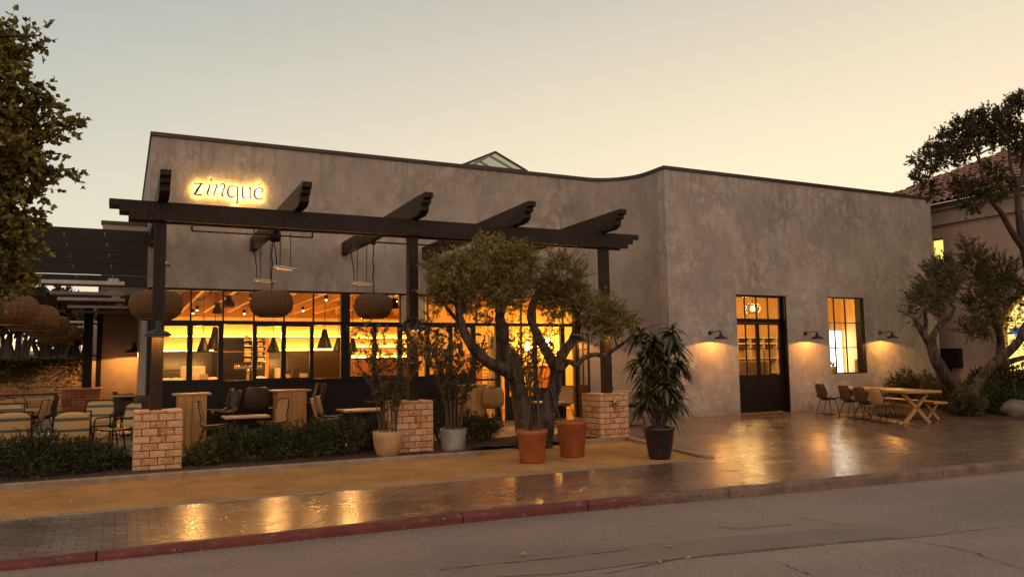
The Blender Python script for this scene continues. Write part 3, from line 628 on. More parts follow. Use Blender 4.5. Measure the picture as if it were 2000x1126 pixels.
# interior pendants
def pend(loc, top, r, h, label, name='cone_pendant', mt=DARK, light=0, wide=.28):
    o = thing(name, label, 'pendant lamp', loc, 0, 'pendant lamps inside the restaurant')
    q = MB(); q.lathe([(r*wide,h),(r*.45,h*.72),(r,.03),(r*.98,0),(r*.93,.02),(r*.4,h*.7),(r*wide*.8,h-.01),(.001,h-.01)], seg=20); q.lathe([(.001,h+.005),(r*wide,h)], seg=20); q.build('shade', mt, o, smooth=True)
    q = MB(); q.tube([(0,0,h),(0,0,top-loc[2])], .007, 5); q.build('cord', DARK, o)
    q = MB(); q.lathe([(.001,.10),(.03,.08),(.032,.05),(.001,.02)], seg=10); q.build('bulb', BULB, o)
    return o
def P2(px_, py_, Y): return F(px_, py_, Y)
specs = [(397,678,21.0,.26,.34,'small cone pendant in the second narrow window pane'), (420,668,19.6,.30,.46,'large dark cone pendant at left of the second thick stile'),
         (534,678,21.0,.26,.34,'cone pendant hanging alone under the middle wicker lantern'), (634,668,19.6,.30,.42,'large dark cone pendant hanging left of the widest window post'),
         (661,678,21.0,.26,.34,'small cone pendant half hidden by the widest window post'), (689,678,21.0,.24,.34,'cone pendant just right of the widest window post')]
for px_, py_, Y_, r_, h_, lab in specs:
    p = P2(px_, py_, Y_); p.z -= h_*.35; pend(p, 3.42, r_*.62, h_*1.12, lab)
for px_, py_, Y_, r_, lab in ((447,599,18.8,.15,'short dark cylinder lamp high in the third upper pane'), (425,612,20.0,.13,'smaller bell lamp high beside the cylinder lamp'), (769,602,19.5,.16,'dark cylinder lamp high behind the right wicker lantern'), (818,664,19.0,.17,'dark cone pendant visible just right of middle pergola post')):
    p = P2(px_, py_, Y_); pend(p, 3.6, r_, .26, lab, 'cylinder_pendant', wide=.7)
# bare ceiling spots
k = 0
for px_, py_, Y_ in ((490,582,21),(637,585,21),(774,588,21),(385,605,25),(477,612,25),(377,611,26),(592,606,25)):
    p = P2(px_, py_, Y_); p.z = min(p.z, 3.38)
    lab = ['bright ceiling spotlight left of middle wicker lantern','bright ceiling spotlight between middle and right wicker lanterns','bright ceiling spotlight right of the right wicker lantern','small distant ceiling spotlight over the second window pane','small distant ceiling spotlight left of the middle lantern','small distant ceiling spotlight lowest in the second pane','small distant ceiling spotlight right of the middle lantern'][k]
    o = thing('ceiling_spotlight', lab, 'spotlight', p, 0, 'ceiling spotlights inside the restaurant'); k += 1
    q = MB(); q.lathe([(.001,.12),(.045,.12),(.045,0),(.04,0)], seg=12); q.build('housing', DARK, o); q = MB(); q.lathe([(.001,-.03),(.02,-.02),(.024,0),(.02,.02),(.001,.03)], seg=12); q.build('bulb', BULB, o)
def lamp(name, loc, energy, color=WARMC, radius=.05, kind='POINT', parent=None, rot=None, size=None):
    l = bpy.data.lights.new(name, kind); l.energy = energy; l.color = color
    if kind != 'AREA': l.shadow_soft_size = radius
    else: l.shape = 'RECTANGLE'; l.size, l.size_y = size
    o = bpy.data.objects.new(name, l); COL.objects.link(o); o.location = loc
    if rot: o.rotation_euler = rot
    if parent is not None: o.parent = parent
    return o
for x, y, e in ((2.2,20.5,110),(4.6,20.5,110),(6.8,20.8,110),(9.5,20.2,100),(11,20.0,100),(3.2,24.5,110),(6.5,24.5,110)): lamp('pendant_lamp_light', (x, y, 2.35), e*(.42 if x < 8 else .8), (1.0,.48,.12), .08)
for x, y, e in ((14.2,19,130),(17.6,18.9,150),(20.6,18.4,110)): lamp('ceiling_lamp_light', (x, y, 3.1), e, (1.0,.58,.19), .08)
for x in (1.5, 3.2, 4.9): lamp('bar_fill_light', (x, 18.38, 2.3), 55, (1.0,.5,.14), .05)  # unseen fill lamps added to brighten the fronts of things on the bar
for x in (1.8, 4.5): lamp('back_bar_light', (x, 25.6, 1.7), 55, (1.0,.5,.12), .08)
# two bare wall bulbs seen through the tree
for px_, py_, lab in ((1030,677,'glowing wall lamp seen between the olive trunks'), (1069,668,'glowing wall lamp right of the olive fork')):
    p = F(px_, py_, 22.2); o = thing('wall_bulb', lab, 'wall lamp', p, 0, 'bright wall lamps behind the olive tree')
    q = MB(); q.lathe([(.001,.16),(.06,.14),(.07,0),(.06,-.14),(.001,-.16)], seg=12); q.build('glass_tube', BULB, o); q = MB(); q.box(-.03,.03,.07,.29,-.03,.03); q.build('bracket', STEEL, o)
    lamp('wall_bulb_light', (p.x, p.y-.2, p.z), 30, WARMC, .06)
# chandelier + bright screen + cushions in the right wing
p = F(1470,602,18.4); ch_ = thing('wicker_chandelier', 'glowing openwork chandelier seen through the transom of double door', 'chandelier', p)
q = MB()
for k in range(5): a = .16+.07*math.sin(math.pi*k/4); q.tube([(a*math.cos(u*math.pi/8), a*math.sin(u*math.pi/8), .14-.07*k) for u in range(17)], .008, 4)
for u in range(14): a = u*math.pi/7; q.tube([((.16+.07*math.sin(math.pi*k/4))*math.cos(a), (.16+.07*math.sin(math.pi*k/4))*math.sin(a), .14-.07*k) for k in range(5)], .006, 4)
q.build('shade', STEEL, ch_); q = MB(); q.lathe([(.001,.08),(.05,.05),(.05,-.05),(.001,-.08)], seg=10); q.build('bulb', BULB, ch_); q = MB(); q.tube([(0,0,.14),(0,0,3.74-p.z)], .008); q.build('cord', DARK, ch_)
p = F(1636,688,19.5); sc_ = thing('bright_display_window', 'bright white louvred window glowing inside behind the twelve pane window', 'window', p)
wq = (F(1652,688,19.5).x-F(1608,688,19.5).x)/2; hq = (F(1636,646,19.5).z-F(1636,731,19.5).z)/2
q = MB(); q.box(-wq, wq, -.01, .02, -hq, hq); q.build('lit_pane', COOLW, sc_)
q = MB()
for z_ in (-.35,-.1,.15,.4): q.box(-wq*.9, wq*.9, -.03, -.015, z_-.008, z_+.008)
q.build('blind_rail', WHITEP, sc_); q = MB(); q.box(-wq-.06,-wq,-.03,.03,-hq,hq); q.box(wq,wq+.06,-.03,.03,-hq,hq); q.build('frame', CREAM, sc_)
lamp('display_window_light', (p.x, p.y-.15, p.z), 22, (.75,.95,1.0), kind='AREA', rot=(R(90),0,0), size=(wq*2, hq*2)).rotation_euler = (R(-90),0,0)
p = F(1680,722,17.2); cu = thing('striped_cushion', 'black and white zigzag cushion on the window seat', 'cushion', (p.x, 17.2, wz0-.02)); q = MB(); g = []
for i in range(9): g.append([((i/8-.5)*.35, .03*math.sin(j/8*math.pi)*math.sin(i/8*math.pi), j/8*.42) for j in range(9)])
q.sheet(g, .09); q.build('cushion_body', PAPER, cu, smooth=True); q = MB()
for k in range(5): q.bar((-.12, -.085, .08+k*.07), (.06, -.085, .12+k*.07), .03, .02)
q.build('cushion_stripes', DARK, cu)
p = F(1628,722,16.9); pot_in = thing('indoor_planter', 'tan planter with a sprig standing inside bottom left of twelve pane window', 'planter', (p.x, 16.9, wz0-.02)); q = MB(); q.lathe([(.001,0),(.09,0),(.12,.22),(.10,.22),(.001,.18)], seg=16); q.build('pot', CARD, pot_in, smooth=True)
q = MB()
for k in range(14): a = random.uniform(-1,1); q.tube([(0,0,.2),(.1*a,.02,.32),(.2*a+.02,.03,.34+random.uniform(0,.08))], [.012,.01,.001], 4)
q.build('leaves', OLD, pot_in)
# furniture silhouettes inside
def chair_inside(p, rz, label):
    o = thing('dining_chair', label, 'chair', p, rz, 'wooden chairs inside the restaurant')
    q = MB(); q.box(-.2,.2,-.2,.2,.43,.46); q.build('seat', PLY, o)
    q = MB()
    for sx in (-1,1): q.tube([(sx*.18,.19,.46),(sx*.16,.24,.86)], .013)
    q.tube([(-.16,.24,.86),(0,.26,.88),(.16,.24,.86)], .015); q.tube([(-.17,.22,.68),(.17,.22,.68)], .01); q.build('backrest', PLY, o)
    for sx in (-1,1):
        for sy in (-1,1): q = MB(); q.tube([(sx*.17,sy*.17,.43),(sx*.2,sy*.2,0)], .013); q.build('leg', PLY, o)
chair_inside((F(958,745,19.2).x, 19.2, .55), .3, 'wooden spindle chair visible through glass left of the white column')
chair_inside((F(945,745,20.2).x, 20.2, .45), -.2, 'wooden chair further in behind the spindle chair by the white column')
for px_, lab in ((1453,'rounded tan armchair back behind left door leaf'), (1475,'rounded tan armchair back behind the meeting stiles of the door'), (1497,'armchair back behind the right door leaf')):
    p = F(px_, 700, 18.2); o = thing('armchair_inside', lab, 'armchair', (p.x, 18.2, ZI+.32), 0, 'armchairs inside the right wing')
    q = MB(); q.sheet([[(.3*math.sin(a), -.3*math.cos(a)+.3, z_) for a in np.linspace(-1.5,1.5,9)] for z_ in (.42,.8,1.08)], .05); q.build('backrest', CARD, o, smooth=True)
    q = MB(); q.box(-.28,.28,.0,.55,.38,.46); q.build('seat', CARD, o, bevel=.02)
    for sx in (-1,1): q = MB(); q.box(sx*.2-.02,sx*.2+.02,.1,.14,0,.38); q.build('leg', DARK, o)

# ------------------------------------------------------------------ wall sign
def catmull(P, n=7):
    out_ = []
    for i in range(len(P)-1):
        p0, p1, p2, p3 = P[max(i-1,0)], P[i], P[i+1], P[min(i+2,len(P)-1)]
        for k in range(n):
            t_ = k/n; out_.append(tuple(.5*((2*b)+(-a+c)*t_+(2*a-5*b+4*c-d)*t_*t_+(-a+3*b-3*c+d)*t_**3) for a,b,c,d in zip(p0,p1,p2,p3)))
    out_.append(P[-1]); return out_
def sg(X, Y): return F(350+X/10, 330+Y/10, 17.93)
def letter_mesh(strokes, polys, y0, y1, shrink=1.0):
    q = MB()
    for st in strokes:
        c_ = catmull([tuple(map(float, s_)) for s_ in st]); rows = []
        for i, (x, y, w_) in enumerate(c_):
            a, b_ = c_[max(i-1,0)], c_[min(i+1,len(c_)-1)]; d = Vector((b_[0]-a[0], b_[1]-a[1])); d = d.normalized() if d.length else Vector((1,0)); n_ = Vector((-d.y, d.x))*(max(w_,3)+5)/2*shrink
            u, v = sg(x+n_.x, y+n_.y), sg(x-n_.x, y-n_.y)
            rows.append([(u.x,y0,u.z),(v.x,y0,v.z),(v.x,y1,v.z),(u.x,y1,u.z),(u.x,y0,u.z)])
        q.sheet(rows)
        for r_ in (rows[0], rows[-1]): q.add(r_[:4], [(0,1,2,3)])
    for pl in polys:
        cx_ = sum(p[0] for p in pl)/len(pl); cy_ = sum(p[1] for p in pl)/len(pl)
        pts = [sg(cx_+(x-cx_)*shrink, cy_+(y-cy_)*shrink) for x, y in pl] if shrink < 1 and len(pl) > 14 else [sg(x, y) for x, y in pl]
        q.prism([(p.x, p.z) for p in pts], 1, y0, y1)
    return q
dotp = [(625+27*math.cos(a), 212+27*math.sin(a)) for a in np.linspace(0, 2*math.pi, 17)[:-1]]
bowl = [(1115,370,14),(1050,330,18),(980,355,30),(948,440,42),(965,520,38),(1020,550,26),(1080,540,16),(1125,505,12)]
LET = [([[(284,283,6),(300,283,24),(380,285,26),(472,290,20)],[(278,330,8),(290,300,14),(310,286,16)],[(425,300,40),(370,380,56),(305,490,46)],[(268,492,14),(340,500,28),(430,506,24),(452,500,20)],[(452,508,16),(464,475,10),(472,448,5)]],[]),
       ([[(572,312,6),(605,303,22),(590,350,34),(560,440,36),(548,490,32),(575,512,18),(612,488,5)]],[dotp]),
       ([[(692,314,6),(735,306,24),(712,390,34),(668,530,30)],[(718,385,8),(775,325,16),(845,300,26),(885,325,32),(868,400,34),(835,490,34),(845,535,24),(900,512,5)]],[]),
       ([bowl,[(1110,352,8),(1150,340,20)],[(1142,345,32),(1136,500,32),(1128,672,32)],[(1088,676,10),(1156,678,10)]],[]),
       ([[(1206,346,8),(1228,352,28),(1232,450,34),(1242,545,30),(1285,578,22),(1335,562,14),(1372,535,10)],[(1350,362,8),(1388,358,20)],[(1384,360,30),(1382,470,32),(1388,570,26),(1418,580,8)]],[]),
       ([[(1478,452,12),(1560,450,14),(1640,448,16)],[(1636,455,16),(1622,398,24),(1560,370,18),(1492,402,28),(1460,480,38),(1488,558,34),(1556,592,24),(1618,570,14),(1650,535,6)],[(1512,330,4),(1560,308,14),(1602,290,26)]],[])]
pc = sg(950, 430)
sign = thing('wall_lettering', 'halo-lit bronze lowercase lettering on upper left of the stucco facade', 'sign', (pc.x, 17.93, pc.z)); sign['_w'] = tuple(sign.location)
for st, pl in LET:
    lt = letter_mesh(st, pl, 17.905, 17.93).build('letter', GOLDL, sign, world=True, fix=True)
    q = letter_mesh(st, pl, 17.935, 17.945, .55); lx, ly, lz = sign['_w']; q.v = [(x-lx,y-ly,z-lz) for x,y,z in q.v]; q.build('halo_light', LEDS, lt)

# skylight on the roof
p = F(967, 297, 21.5); xl, xr = F(906, 330, 21.5).x, F(1029,336,21.5).x; zb = HB+.02
skl = thing('roof_skylight', 'gabled glass skylight with white ribs rising above the roofline', 'skylight', (p.x, 21.5, zb)); skl['_w'] = tuple(skl.location)
zr, ze = p.z, F(1029,334,21.5).z
q = MB()
gp = [(xl,zb-.4),(xr,zb-.4),(xr,ze),(p.x,zr),(xl,ze)]
for yy in (21.5, 24.5):
    for (a, c_), (e_, f_) in zip(gp, gp[1:]+gp[:1]): q.bar((a,yy,c_),(e_,yy,f_), .06)
    q.bar((xl,yy,ze),(xr,yy,ze), .05)
q.bar((p.x,21.5,zr),(p.x,24.5,zr), .06); q.bar((xl,21.5,ze),(xl,24.5,ze), .06); q.bar((xr,21.5,ze),(xr,24.5,ze), .06); q.build('frame', COPING, skl, world=True)
q = MB()
for k in range(4):
    yy = 21.9+k*.75
    for xe in (xl, xr): q.bar((xe,yy,ze),(p.x,yy,zr-.02), .12, .03)
q.build('rib', WHITEP, skl, world=True)
q = MB(); q.prism(gp, 1, 21.49, 21.495); q.sheet([[(xl,21.5,ze),(p.x,21.5,zr)],[(xl,24.5,ze),(p.x,24.5,zr)]]); q.sheet([[(p.x,21.5,zr),(xr,21.5,ze)],[(p.x,24.5,zr),(xr,24.5,ze)]]); q.build('pane', GLB, skl, world=True)

# ------------------------------------------------------------------ pergola
pg = thing('timber_pergola', 'dark timber pergola with stepped beam ends projecting from the stucco facade', 'pergola', (4.6, 13.25, .9)); pg['_w'] = tuple(pg.location)
PXS = (.51, 4.62, 8.66)
for x in PXS:
    q = MB(); q.box(x-.085, x+.085, 13.17, 13.34, .93, 3.86); q.build('post', TIMBER, pg, world=True, bevel=.008)
q = MB(); x0, x1, z0, z1 = -.21, 9.42, 3.86, 4.15
st = [(x0,z1),(x0,z1-.10),(x0+.14,z1-.10),(x0+.14,z1-.19),(x0+.27,z1-.19),(x0+.27,z0),(x1-.27,z0),(x1-.27,z1-.19),(x1-.14,z1-.19),(x1-.14,z1-.10),(x1,z1-.10),(x1,z1)]
q.prism(st, 1, 13.08, 13.16); q.prism(st, 1, 13.35, 13.43); q.build('main_beam', TIMBER, pg, world=True, bevel=.006)
for x in (.53, 2.58, 4.62, 6.60, 8.58):
    q = MB(); y0 = 12.38; st = [(y0,4.50),(y0,4.41),(y0+.10,4.40),(y0+.10,4.33),(y0+.2,4.32),(y0+.2,4.22),(y0+.36,4.152),(YM-.005,4.152),(YM-.005,4.43),(y0+.3,4.50)]
    q.prism(st, 0, x-.075, x+.075); q.build('rafter', TIMBER, pg, world=True, bevel=.006)
q = MB()
for x in PXS:
    for dz in (.06, .2):
        for dx in (-.05,.05): q.tube([(x+dx,13.06,3.86+dz),(x+dx,13.08,3.86+dz)], .014, 8)
q.build('bolt', COPING, pg, world=True)
for a, b_ in (((375,441),(610,463)), ((733,463),(865,472))):
    A, B_ = F(*a, 13.6), F(*b_, 13.6); z_ = F(a[0], a[1]+10, 13.6).z
    q = MB(); q.bar((A.x,13.6,z_),(B_.x,13.6,z_), .025); q.bar((A.x,13.6,z_),(A.x,13.6,4.15), .025); q.bar((B_.x,13.6,z_),(B_.x,13.6,4.15), .025); m_ = (A.x+B_.x)/2; q.bar((m_,13.6,z_),(m_,13.6,4.15), .02); q.build('hanging_track', DARK, pg, world=True)

# brick pillars
def bricks(mb, x0, x1, y0, y1, z0, z1, bl, bh, mort=.012, jit=.003, cap=True):
    n = round((z1-z0)/bh); bh = (z1-z0)/n
    for r_ in range(n):
        z = z0+r_*bh
        for (a0, a1, horiz) in ((x0, x1, True), (y0, y1, False)):
            nb = max(2, round((a1-a0)/bl)); b_ = (a1-a0)/nb; off = (r_ % 2)*b_*.5; xs_ = [a0]+[a0+off+b_*k for k in range(0 if off else 1, nb)]+[a1]
            for u0, u1 in zip(xs_, xs_[1:]):
                if u1-u0 < .03: continue
                for side in (0, 1):
                    j = random.uniform(-jit, jit); d = .05
                    if horiz:
                        ys_ = (y0+j, y0+d) if not side else (y1-d, y1+j); mb.box(u0+mort/2*(u0>a0), u1-mort/2*(u1<a1), ys_[0], ys_[1], z+mort/2, z+bh-mort/2)
                    else:
                        xs2 = (x0+j-.001, x0+d) if not side else (x1-d, x1+j+.001); mb.box(xs2[0], xs2[1], u0+(.052 if u0==a0 else mort/2), u1-(.052 if u1==a1 else mort/2), z+mort/2, z+bh-mort/2)
for i, (x0, yp, lab) in enumerate(((.21, 12.92, 'washed brick pillar under the leftmost pergola post beside hedge'), (4.22, 12.94, 'washed brick pillar under the middle pergola post behind cream pot'), (8.33, 13.0, 'washed brick pillar with metal switch box under the right pergola post'))):
    z0 = gz(yp); o = thing('brick_pillar', lab, 'pillar', (x0+.33, yp+.33, z0), 0, 'brick pillars carrying the pergola')
    q = MB(); bricks(q, -.33, .33, -.33, .33, .0, .86, .215, .1075); q.build('brickwork', BRICK, o, bevel=.004)
    q = MB(); q.box(-.32,.32,-.32,.32,0,.858); q.build('mortar_core', MORT, o)
    q = MB(); 
    for kx in range(3):
        for ky_ in range(6): q.box(-.335+kx*.2235+.004, -.335+(kx+1)*.2235-.004, -.335+ky_*.1117+.004, -.335+(ky_+1)*.1117-.004, .862, .90)
    q.build('brick_cap', BRICK, o, bevel=.003)
p = F(1198, 786, 13.0); o = thing('outlet_box', 'small grey metal outlet box on the right brick pillar', 'outlet', (p.x, 12.99, p.z))
q = MB(); q.box(-.04,.04,-.055,.0,-.06,.06); q.build('cover', STEEL, o, bevel=.01); q = MB(); q.tube([(0,-.06,-.02),(0,-.075,-.02)], .02, 10); q.build('knob', DARK, o)

# ------------------------------------------------------------------ lamps on walls and posts
def barn_lamp(loc, rz, label, group, s_=1.0, arm=.28, energy=10, mat_=LAMPM, cat='wall lamp'):
    # local: wall is at +y, lamp hangs out towards -y
    o = thing('barn_lamp', label, cat, loc, rz, group)
    q = MB(); q.lathe([(.001,.125),(.035,.12),(.045,.075),(.055,.06),(.13,.035),(.175,.0),(.185,-.03),(.175,-.03),(.165,-.005),(.12,.02),(.05,.045),(.001,.05)], seg=28); q.v = [(x*s_, y*s_, z*s_) for x,y,z in q.v]; q.build('shade', mat_, o, smooth=True)
    q = MB(); q.tube([(0,0,.12*s_),(0,0,.17*s_),(0,.06,.20*s_),(0,arm,.16*s_)], .012, 8); q.lathe([(.001,.18*s_),(.03,.17*s_),(.035,.12*s_)], seg=12); q.build('arm', mat_, o)
    q = MB(); q.tube([(0,arm-.02,.16*s_),(0,arm,.16*s_)], .055, 14); q.build('wall_plate', mat_, o)
    q = MB(); q.lathe([(.001,.022),(.018,.026),(.018,.038),(.001,.043)], seg=10); q.build('bulb', BULB, o)
    if energy: lamp('barn_lamp_light', (0,0,.010), energy, (1.0,.41,.08), .010, parent=o)
    return o
gR = 'barn lamps on the right stucco wall'
for px_, py_, lab in ((1408,660,'barn lamp on stucco wall left of the tall double door'), (1596,660,'barn lamp on stucco wall between double door and window'), (1743,659,'barn lamp on stucco wall right of the window above long table')):
    p = F(px_, py_, YR-.42); barn_lamp((p.x, YR-.42, p.z), 0, lab, gR, .95, .42, 42)
# pergola post lamps (arms run to the post)
gP = 'barn lamps on the pergola posts'
p = F(309,652,12.95); barn_lamp((p.x, 12.95, p.z), 0, 'dark barn lamp in front of the leftmost pergola post', gP, 1.05, .22, 22)
p = F(818,641,13.0); barn_lamp((p.x+.02, 13.1, p.z), R(60), 'larger barn lamp right of the middle pergola post', gP, .95, .2, 16)
p = F(791,643,13.6); barn_lamp((p.x, 13.6, p.z), R(-150), 'smaller barn lamp on far side of the middle pergola post', gP, .8, .24, 0)
p = F(1186,651,13.1); barn_lamp((p.x+.02, 13.0, p.z), R(8), 'barn lamp on the right pergola post half hidden by olive leaves', gP, 1.0, .18, 20)
p = F(1133,664,17.7); barn_lamp((p.x, 17.7, p.z), 0, 'barn lamp on stucco wall beside the open glass door', gR, .9, .3, 30)
p = F(992,665,17.7); barn_lamp((p.x, 17.7, p.z), 0, 'barn lamp outside the glazing between the two olive trunks', gR, .8, .25, 10)

# ------------------------------------------------------------------ hanging lanterns and heaters
def lantern(loc, top, label, d=.78, group='wicker lanterns under the pergola'):
    o = thing('wicker_lantern', label, 'lantern', loc, 0, group); r = d/2; q = MB()
    prof = [(r*.45,.255),(r*.75,.235),(r*.93,.16),(r,.06),(r*.99,-.04),(r*.9,-.13),(r*.72,-.2),(r*.62,-.215)]
    q.lathe(prof, seg=56); n = len(prof)
    q.v = [(x*(1+.022*math.cos(28*math.atan2(y,x))), y*(1+.022*math.cos(28*math.atan2(y,x))), z) for x,y,z in q.v]
    q.build('wicker_shade', WICK, o, smooth=False)
    q = MB(); q.lathe([(r*.58,-.205),(r*.64,-.22),(r*.58,-.235)], seg=40); q.tube([(-r*.6,0,-.22),(r*.6,0,-.22)], .006); q.build('lower_ring', STEEL, o)
    q = MB(); q.lathe([(.001,.24),(r*.45,.255)], seg=40); q.build('top_plate', WICK, o)
    q = MB(); q.tube([(0.008*math.sin(k*1.3),.008*math.cos(k*1.3),.255+(top-loc[2]-.255)*k/14) for k in range(15)], .011, 5); q.build('chain', DARK, o)
    q = MB(); q.tube([(0,0,top-loc[2]-.12),(0,0,top-loc[2])], [.05,.06], 10); q.build('ceiling_canopy', DARK, o)
    return o
p = F(305,597,14.3); lantern((p.x, 14.3, p.z), 4.14, 'large wicker lantern behind the leftmost pergola post', .82)
p = F(530,594,15.2); lantern((p.x, 15.2, p.z), 4.14, 'wicker lantern hanging in middle of the long window', .78)
p = F(729,599,15.4); lantern((p.x, 15.4, p.z), 4.14, 'wicker lantern hanging left of the middle pergola post', .76)
gL = 'wicker lanterns over the left patio'
for px_, py_, Y_, d_, lab in ((8,607,14.5,.95,'nearest and largest wicker lantern at the left edge of the photo'), (60,622,17.0,.92,'wicker lantern second from the left edge'), (90,638,20.0,.92,'wicker lantern third from the left edge'), (112,652,23,1.0,'farthest wicker lantern over the left patio')):
    p = F(px_, py_, Y_); lantern((p.x, Y_, p.z), 3.3, lab, d_, gL)
def heater(c, length, rz, top, label, rod=(.35,), flip=.12):
    o = thing('patio_heater', label, 'patio heater', c, rz, 'electric heaters hung from the pergola'); l = length/2
    q = MB(); g = [[(x, .09*math.cos(a), .06*math.sin(a)) for x in (-l, l)] for a in np.linspace(0, math.pi, 9)]
    q.sheet(g, .008); q.add([(l, .09*math.cos(a), .06*math.sin(a)) for a in np.linspace(0, math.pi, 9)], [tuple(range(9))]); q.add([(-l, .09*math.cos(a), .06*math.sin(a)) for a in np.linspace(0, math.pi, 9)], [tuple(range(9))]); q.build('reflector', HEATM, o, smooth=False)
    q = MB(); q.tube([(-l*.9,-.035,.012),(l*.9,-.035,.012)], .01); q.tube([(-l*.9,.035,.012),(l*.9,.035,.012)], .01); q.build('heating_element', COIL, o)
    q = MB()
    for k in range(9): q.bar((-l+2*l*k/8,-.09,-.005),(-l+2*l*k/8,.09,-.005), .006)
    q.bar((-l,-.088,-.005),(l,-.088,-.005), .008); q.bar((-l,.088,-.005),(l,.088,-.005), .008); q.build('grille', DARK, o)
    for sx in (-1, 1): q = MB(); q.tube([(sx*l*.55,0,.06),(sx*l*.55,0,top-c[2])], .008, 6); q.build('rod', DARK, o)
    q = MB(); H = top-c[2]; q.tube([(-l*.9,.0,.05),(-l*.95,0,.05+H*.25),(-l*1.15,0,.05+H*.55),(-l*1.35,0,H*.8),(-l*1.3,0,H)], .011, 6); q.build('cable', DARK, o)
    return o
p = F(557,526,15.6); heater((p.x, 15.6, p.z), .5, R(35), 4.2, 'upper hung heater right of the middle lantern chain')
p = F(518,551,16.9); heater((p.x, 16.9, p.z), .5, R(35), 4.2, 'lower hung heater left of the middle lantern chain')
p = F(707,556,16.6); heater((p.x, 16.6, p.z), .52, R(30), 4.2, 'hung heater left of the right lantern chain')
p = F(321,517,15.6); heater((p.x, 15.6, p.z), .45, R(80), 4.2, 'hung heater peeking out beside the leftmost pergola post')
for px_, py_, Y_ in ((537,461,15.2),):
    p = F(px_, py_, Y_); o = thing('pergola_speaker', 'dark round speaker under the second pergola rafter', 'speaker', (p.x, Y_, p.z)); q = MB(); q.lathe([(.001,.13),(.10,.12),(.12,.0),(.10,-.1),(.001,-.12)], seg=16); q.build('cabinet', DARK, o, smooth=True)
    q = MB(); q.tube([(0,0,.12),(0,0,4.2-p.z)], .02, 8); q.build('bracket', DARK, o)
#PART2
# ------------------------------------------------------------------ foliage helpers
def leaves_mesh(P, D, Ln, Wd, name, mat, parent, fold=.15):
    n = len(P); P = np.asarray(P); D = np.asarray(D); D = D/np.linalg.norm(D, axis=1, keepdims=True)
    r = rng.normal(size=(n,3)); Sd = np.cross(D, r); Sd /= np.linalg.norm(Sd, axis=1, keepdims=True)+1e-9
    Nn = np.cross(D, Sd); Ln = np.asarray(Ln).reshape(-1,1)*np.ones((n,1)); Wd = np.asarray(Wd).reshape(-1,1)*np.ones((n,1))
    v = np.empty((n,4,3)); v[:,0] = P; v[:,1] = P+D*Ln*.45+Sd*Wd/2+Nn*Ln*fold*.3; v[:,2] = P+D*Ln-Nn*Ln*fold*.2; v[:,3] = P+D*Ln*.45-Sd*Wd/2+Nn*Ln*fold*.3
    me = bpy.data.meshes.new(name); me.vertices.add(4*n); me.vertices.foreach_set('co', v.reshape(-1)); me.loops.add(4*n); me.loops.foreach_set('vertex_index', np.arange(4*n))
    me.polygons.add(n); me.polygons.foreach_set('loop_start', np.arange(0,4*n,4)); me.polygons.foreach_set('loop_total', np.full(n,4)); me.update(calc_edges=True); me.materials.append(mat)
    o = bpy.data.objects.new(name, me); COL.objects.link(o)
    if parent is not None: o.parent = parent
    return o
def clump_leaves(ells, ntw, nl, tl, up=.4, out_=.8, shell=.55, droop=0, flat=1.0):
    """twigs spread through ellipsoids; returns leaf points, directions and twig ends"""
    P = []; D = []; T = []
    vol = np.array([e[3]*e[4]*e[5] for e in ells])**.67; vol = vol/vol.sum()
    for e, f in zip(ells, vol):
        k = max(1, int(ntw*f)); c = np.array(e[:3]); r = np.array(e[3:6])
        # uneven outline: lobes
        lob = rng.normal(size=(7,3)); lob /= np.linalg.norm(lob, axis=1, keepdims=True)
        for _ in range(k):
            d = rng.normal(size=3); d /= np.linalg.norm(d)
            l = .80+.30*max(0, (lob@d).max())**3 - .18*(rng.random() < .2)
            rad = (shell+(1-shell)*rng.random()**.7)*l; p = c+d*r*rad
            t = d*out_+np.array([0,0,up])+rng.normal(size=3)*.45; t[2] -= droop; t /= np.linalg.norm(t)
            L_ = tl*(.5+rng.random()); T.append((p, p+t*L_))
            s = rng.random(nl)*L_; q = p+np.outer(s, t); dd = t*.8+rng.normal(size=(nl,3))*.55
            P.append(q); D.append(dd)
    return np.concatenate(P), np.concatenate(D), T
def twig_mesh(T, r, name, mat, parent):
    q = MB()
    for a, b_ in T:
        a = Vector(a); b_ = Vector(b_); d = (b_-a).normalized(); n1 = d.orthogonal().normalized()*r; n2 = d.cross(n1).normalized()*r
        q.add([a+n1, a-n1*.5+n2*.8, a-n1*.5-n2*.8, b_], [(0,1,3),(1,2,3),(2,0,3)])
    return q.build(name, mat, parent, fix=False)
def loc_pts(P, o): return [Vector(p)-Vector(o) for p in P]
def smooth_path(P, n=4):
    c = catmull([tuple(p) for p in P], n); return c
def limb(mb, pts, radii, seg=9, n=5, wob=.12):
    c = catmull([(*p, r_) for p, r_ in zip([tuple(p) for p in pts], radii)], n)
    mb.tube([q[:3] for q in c], [q[3] for q in c], seg, True, wob)
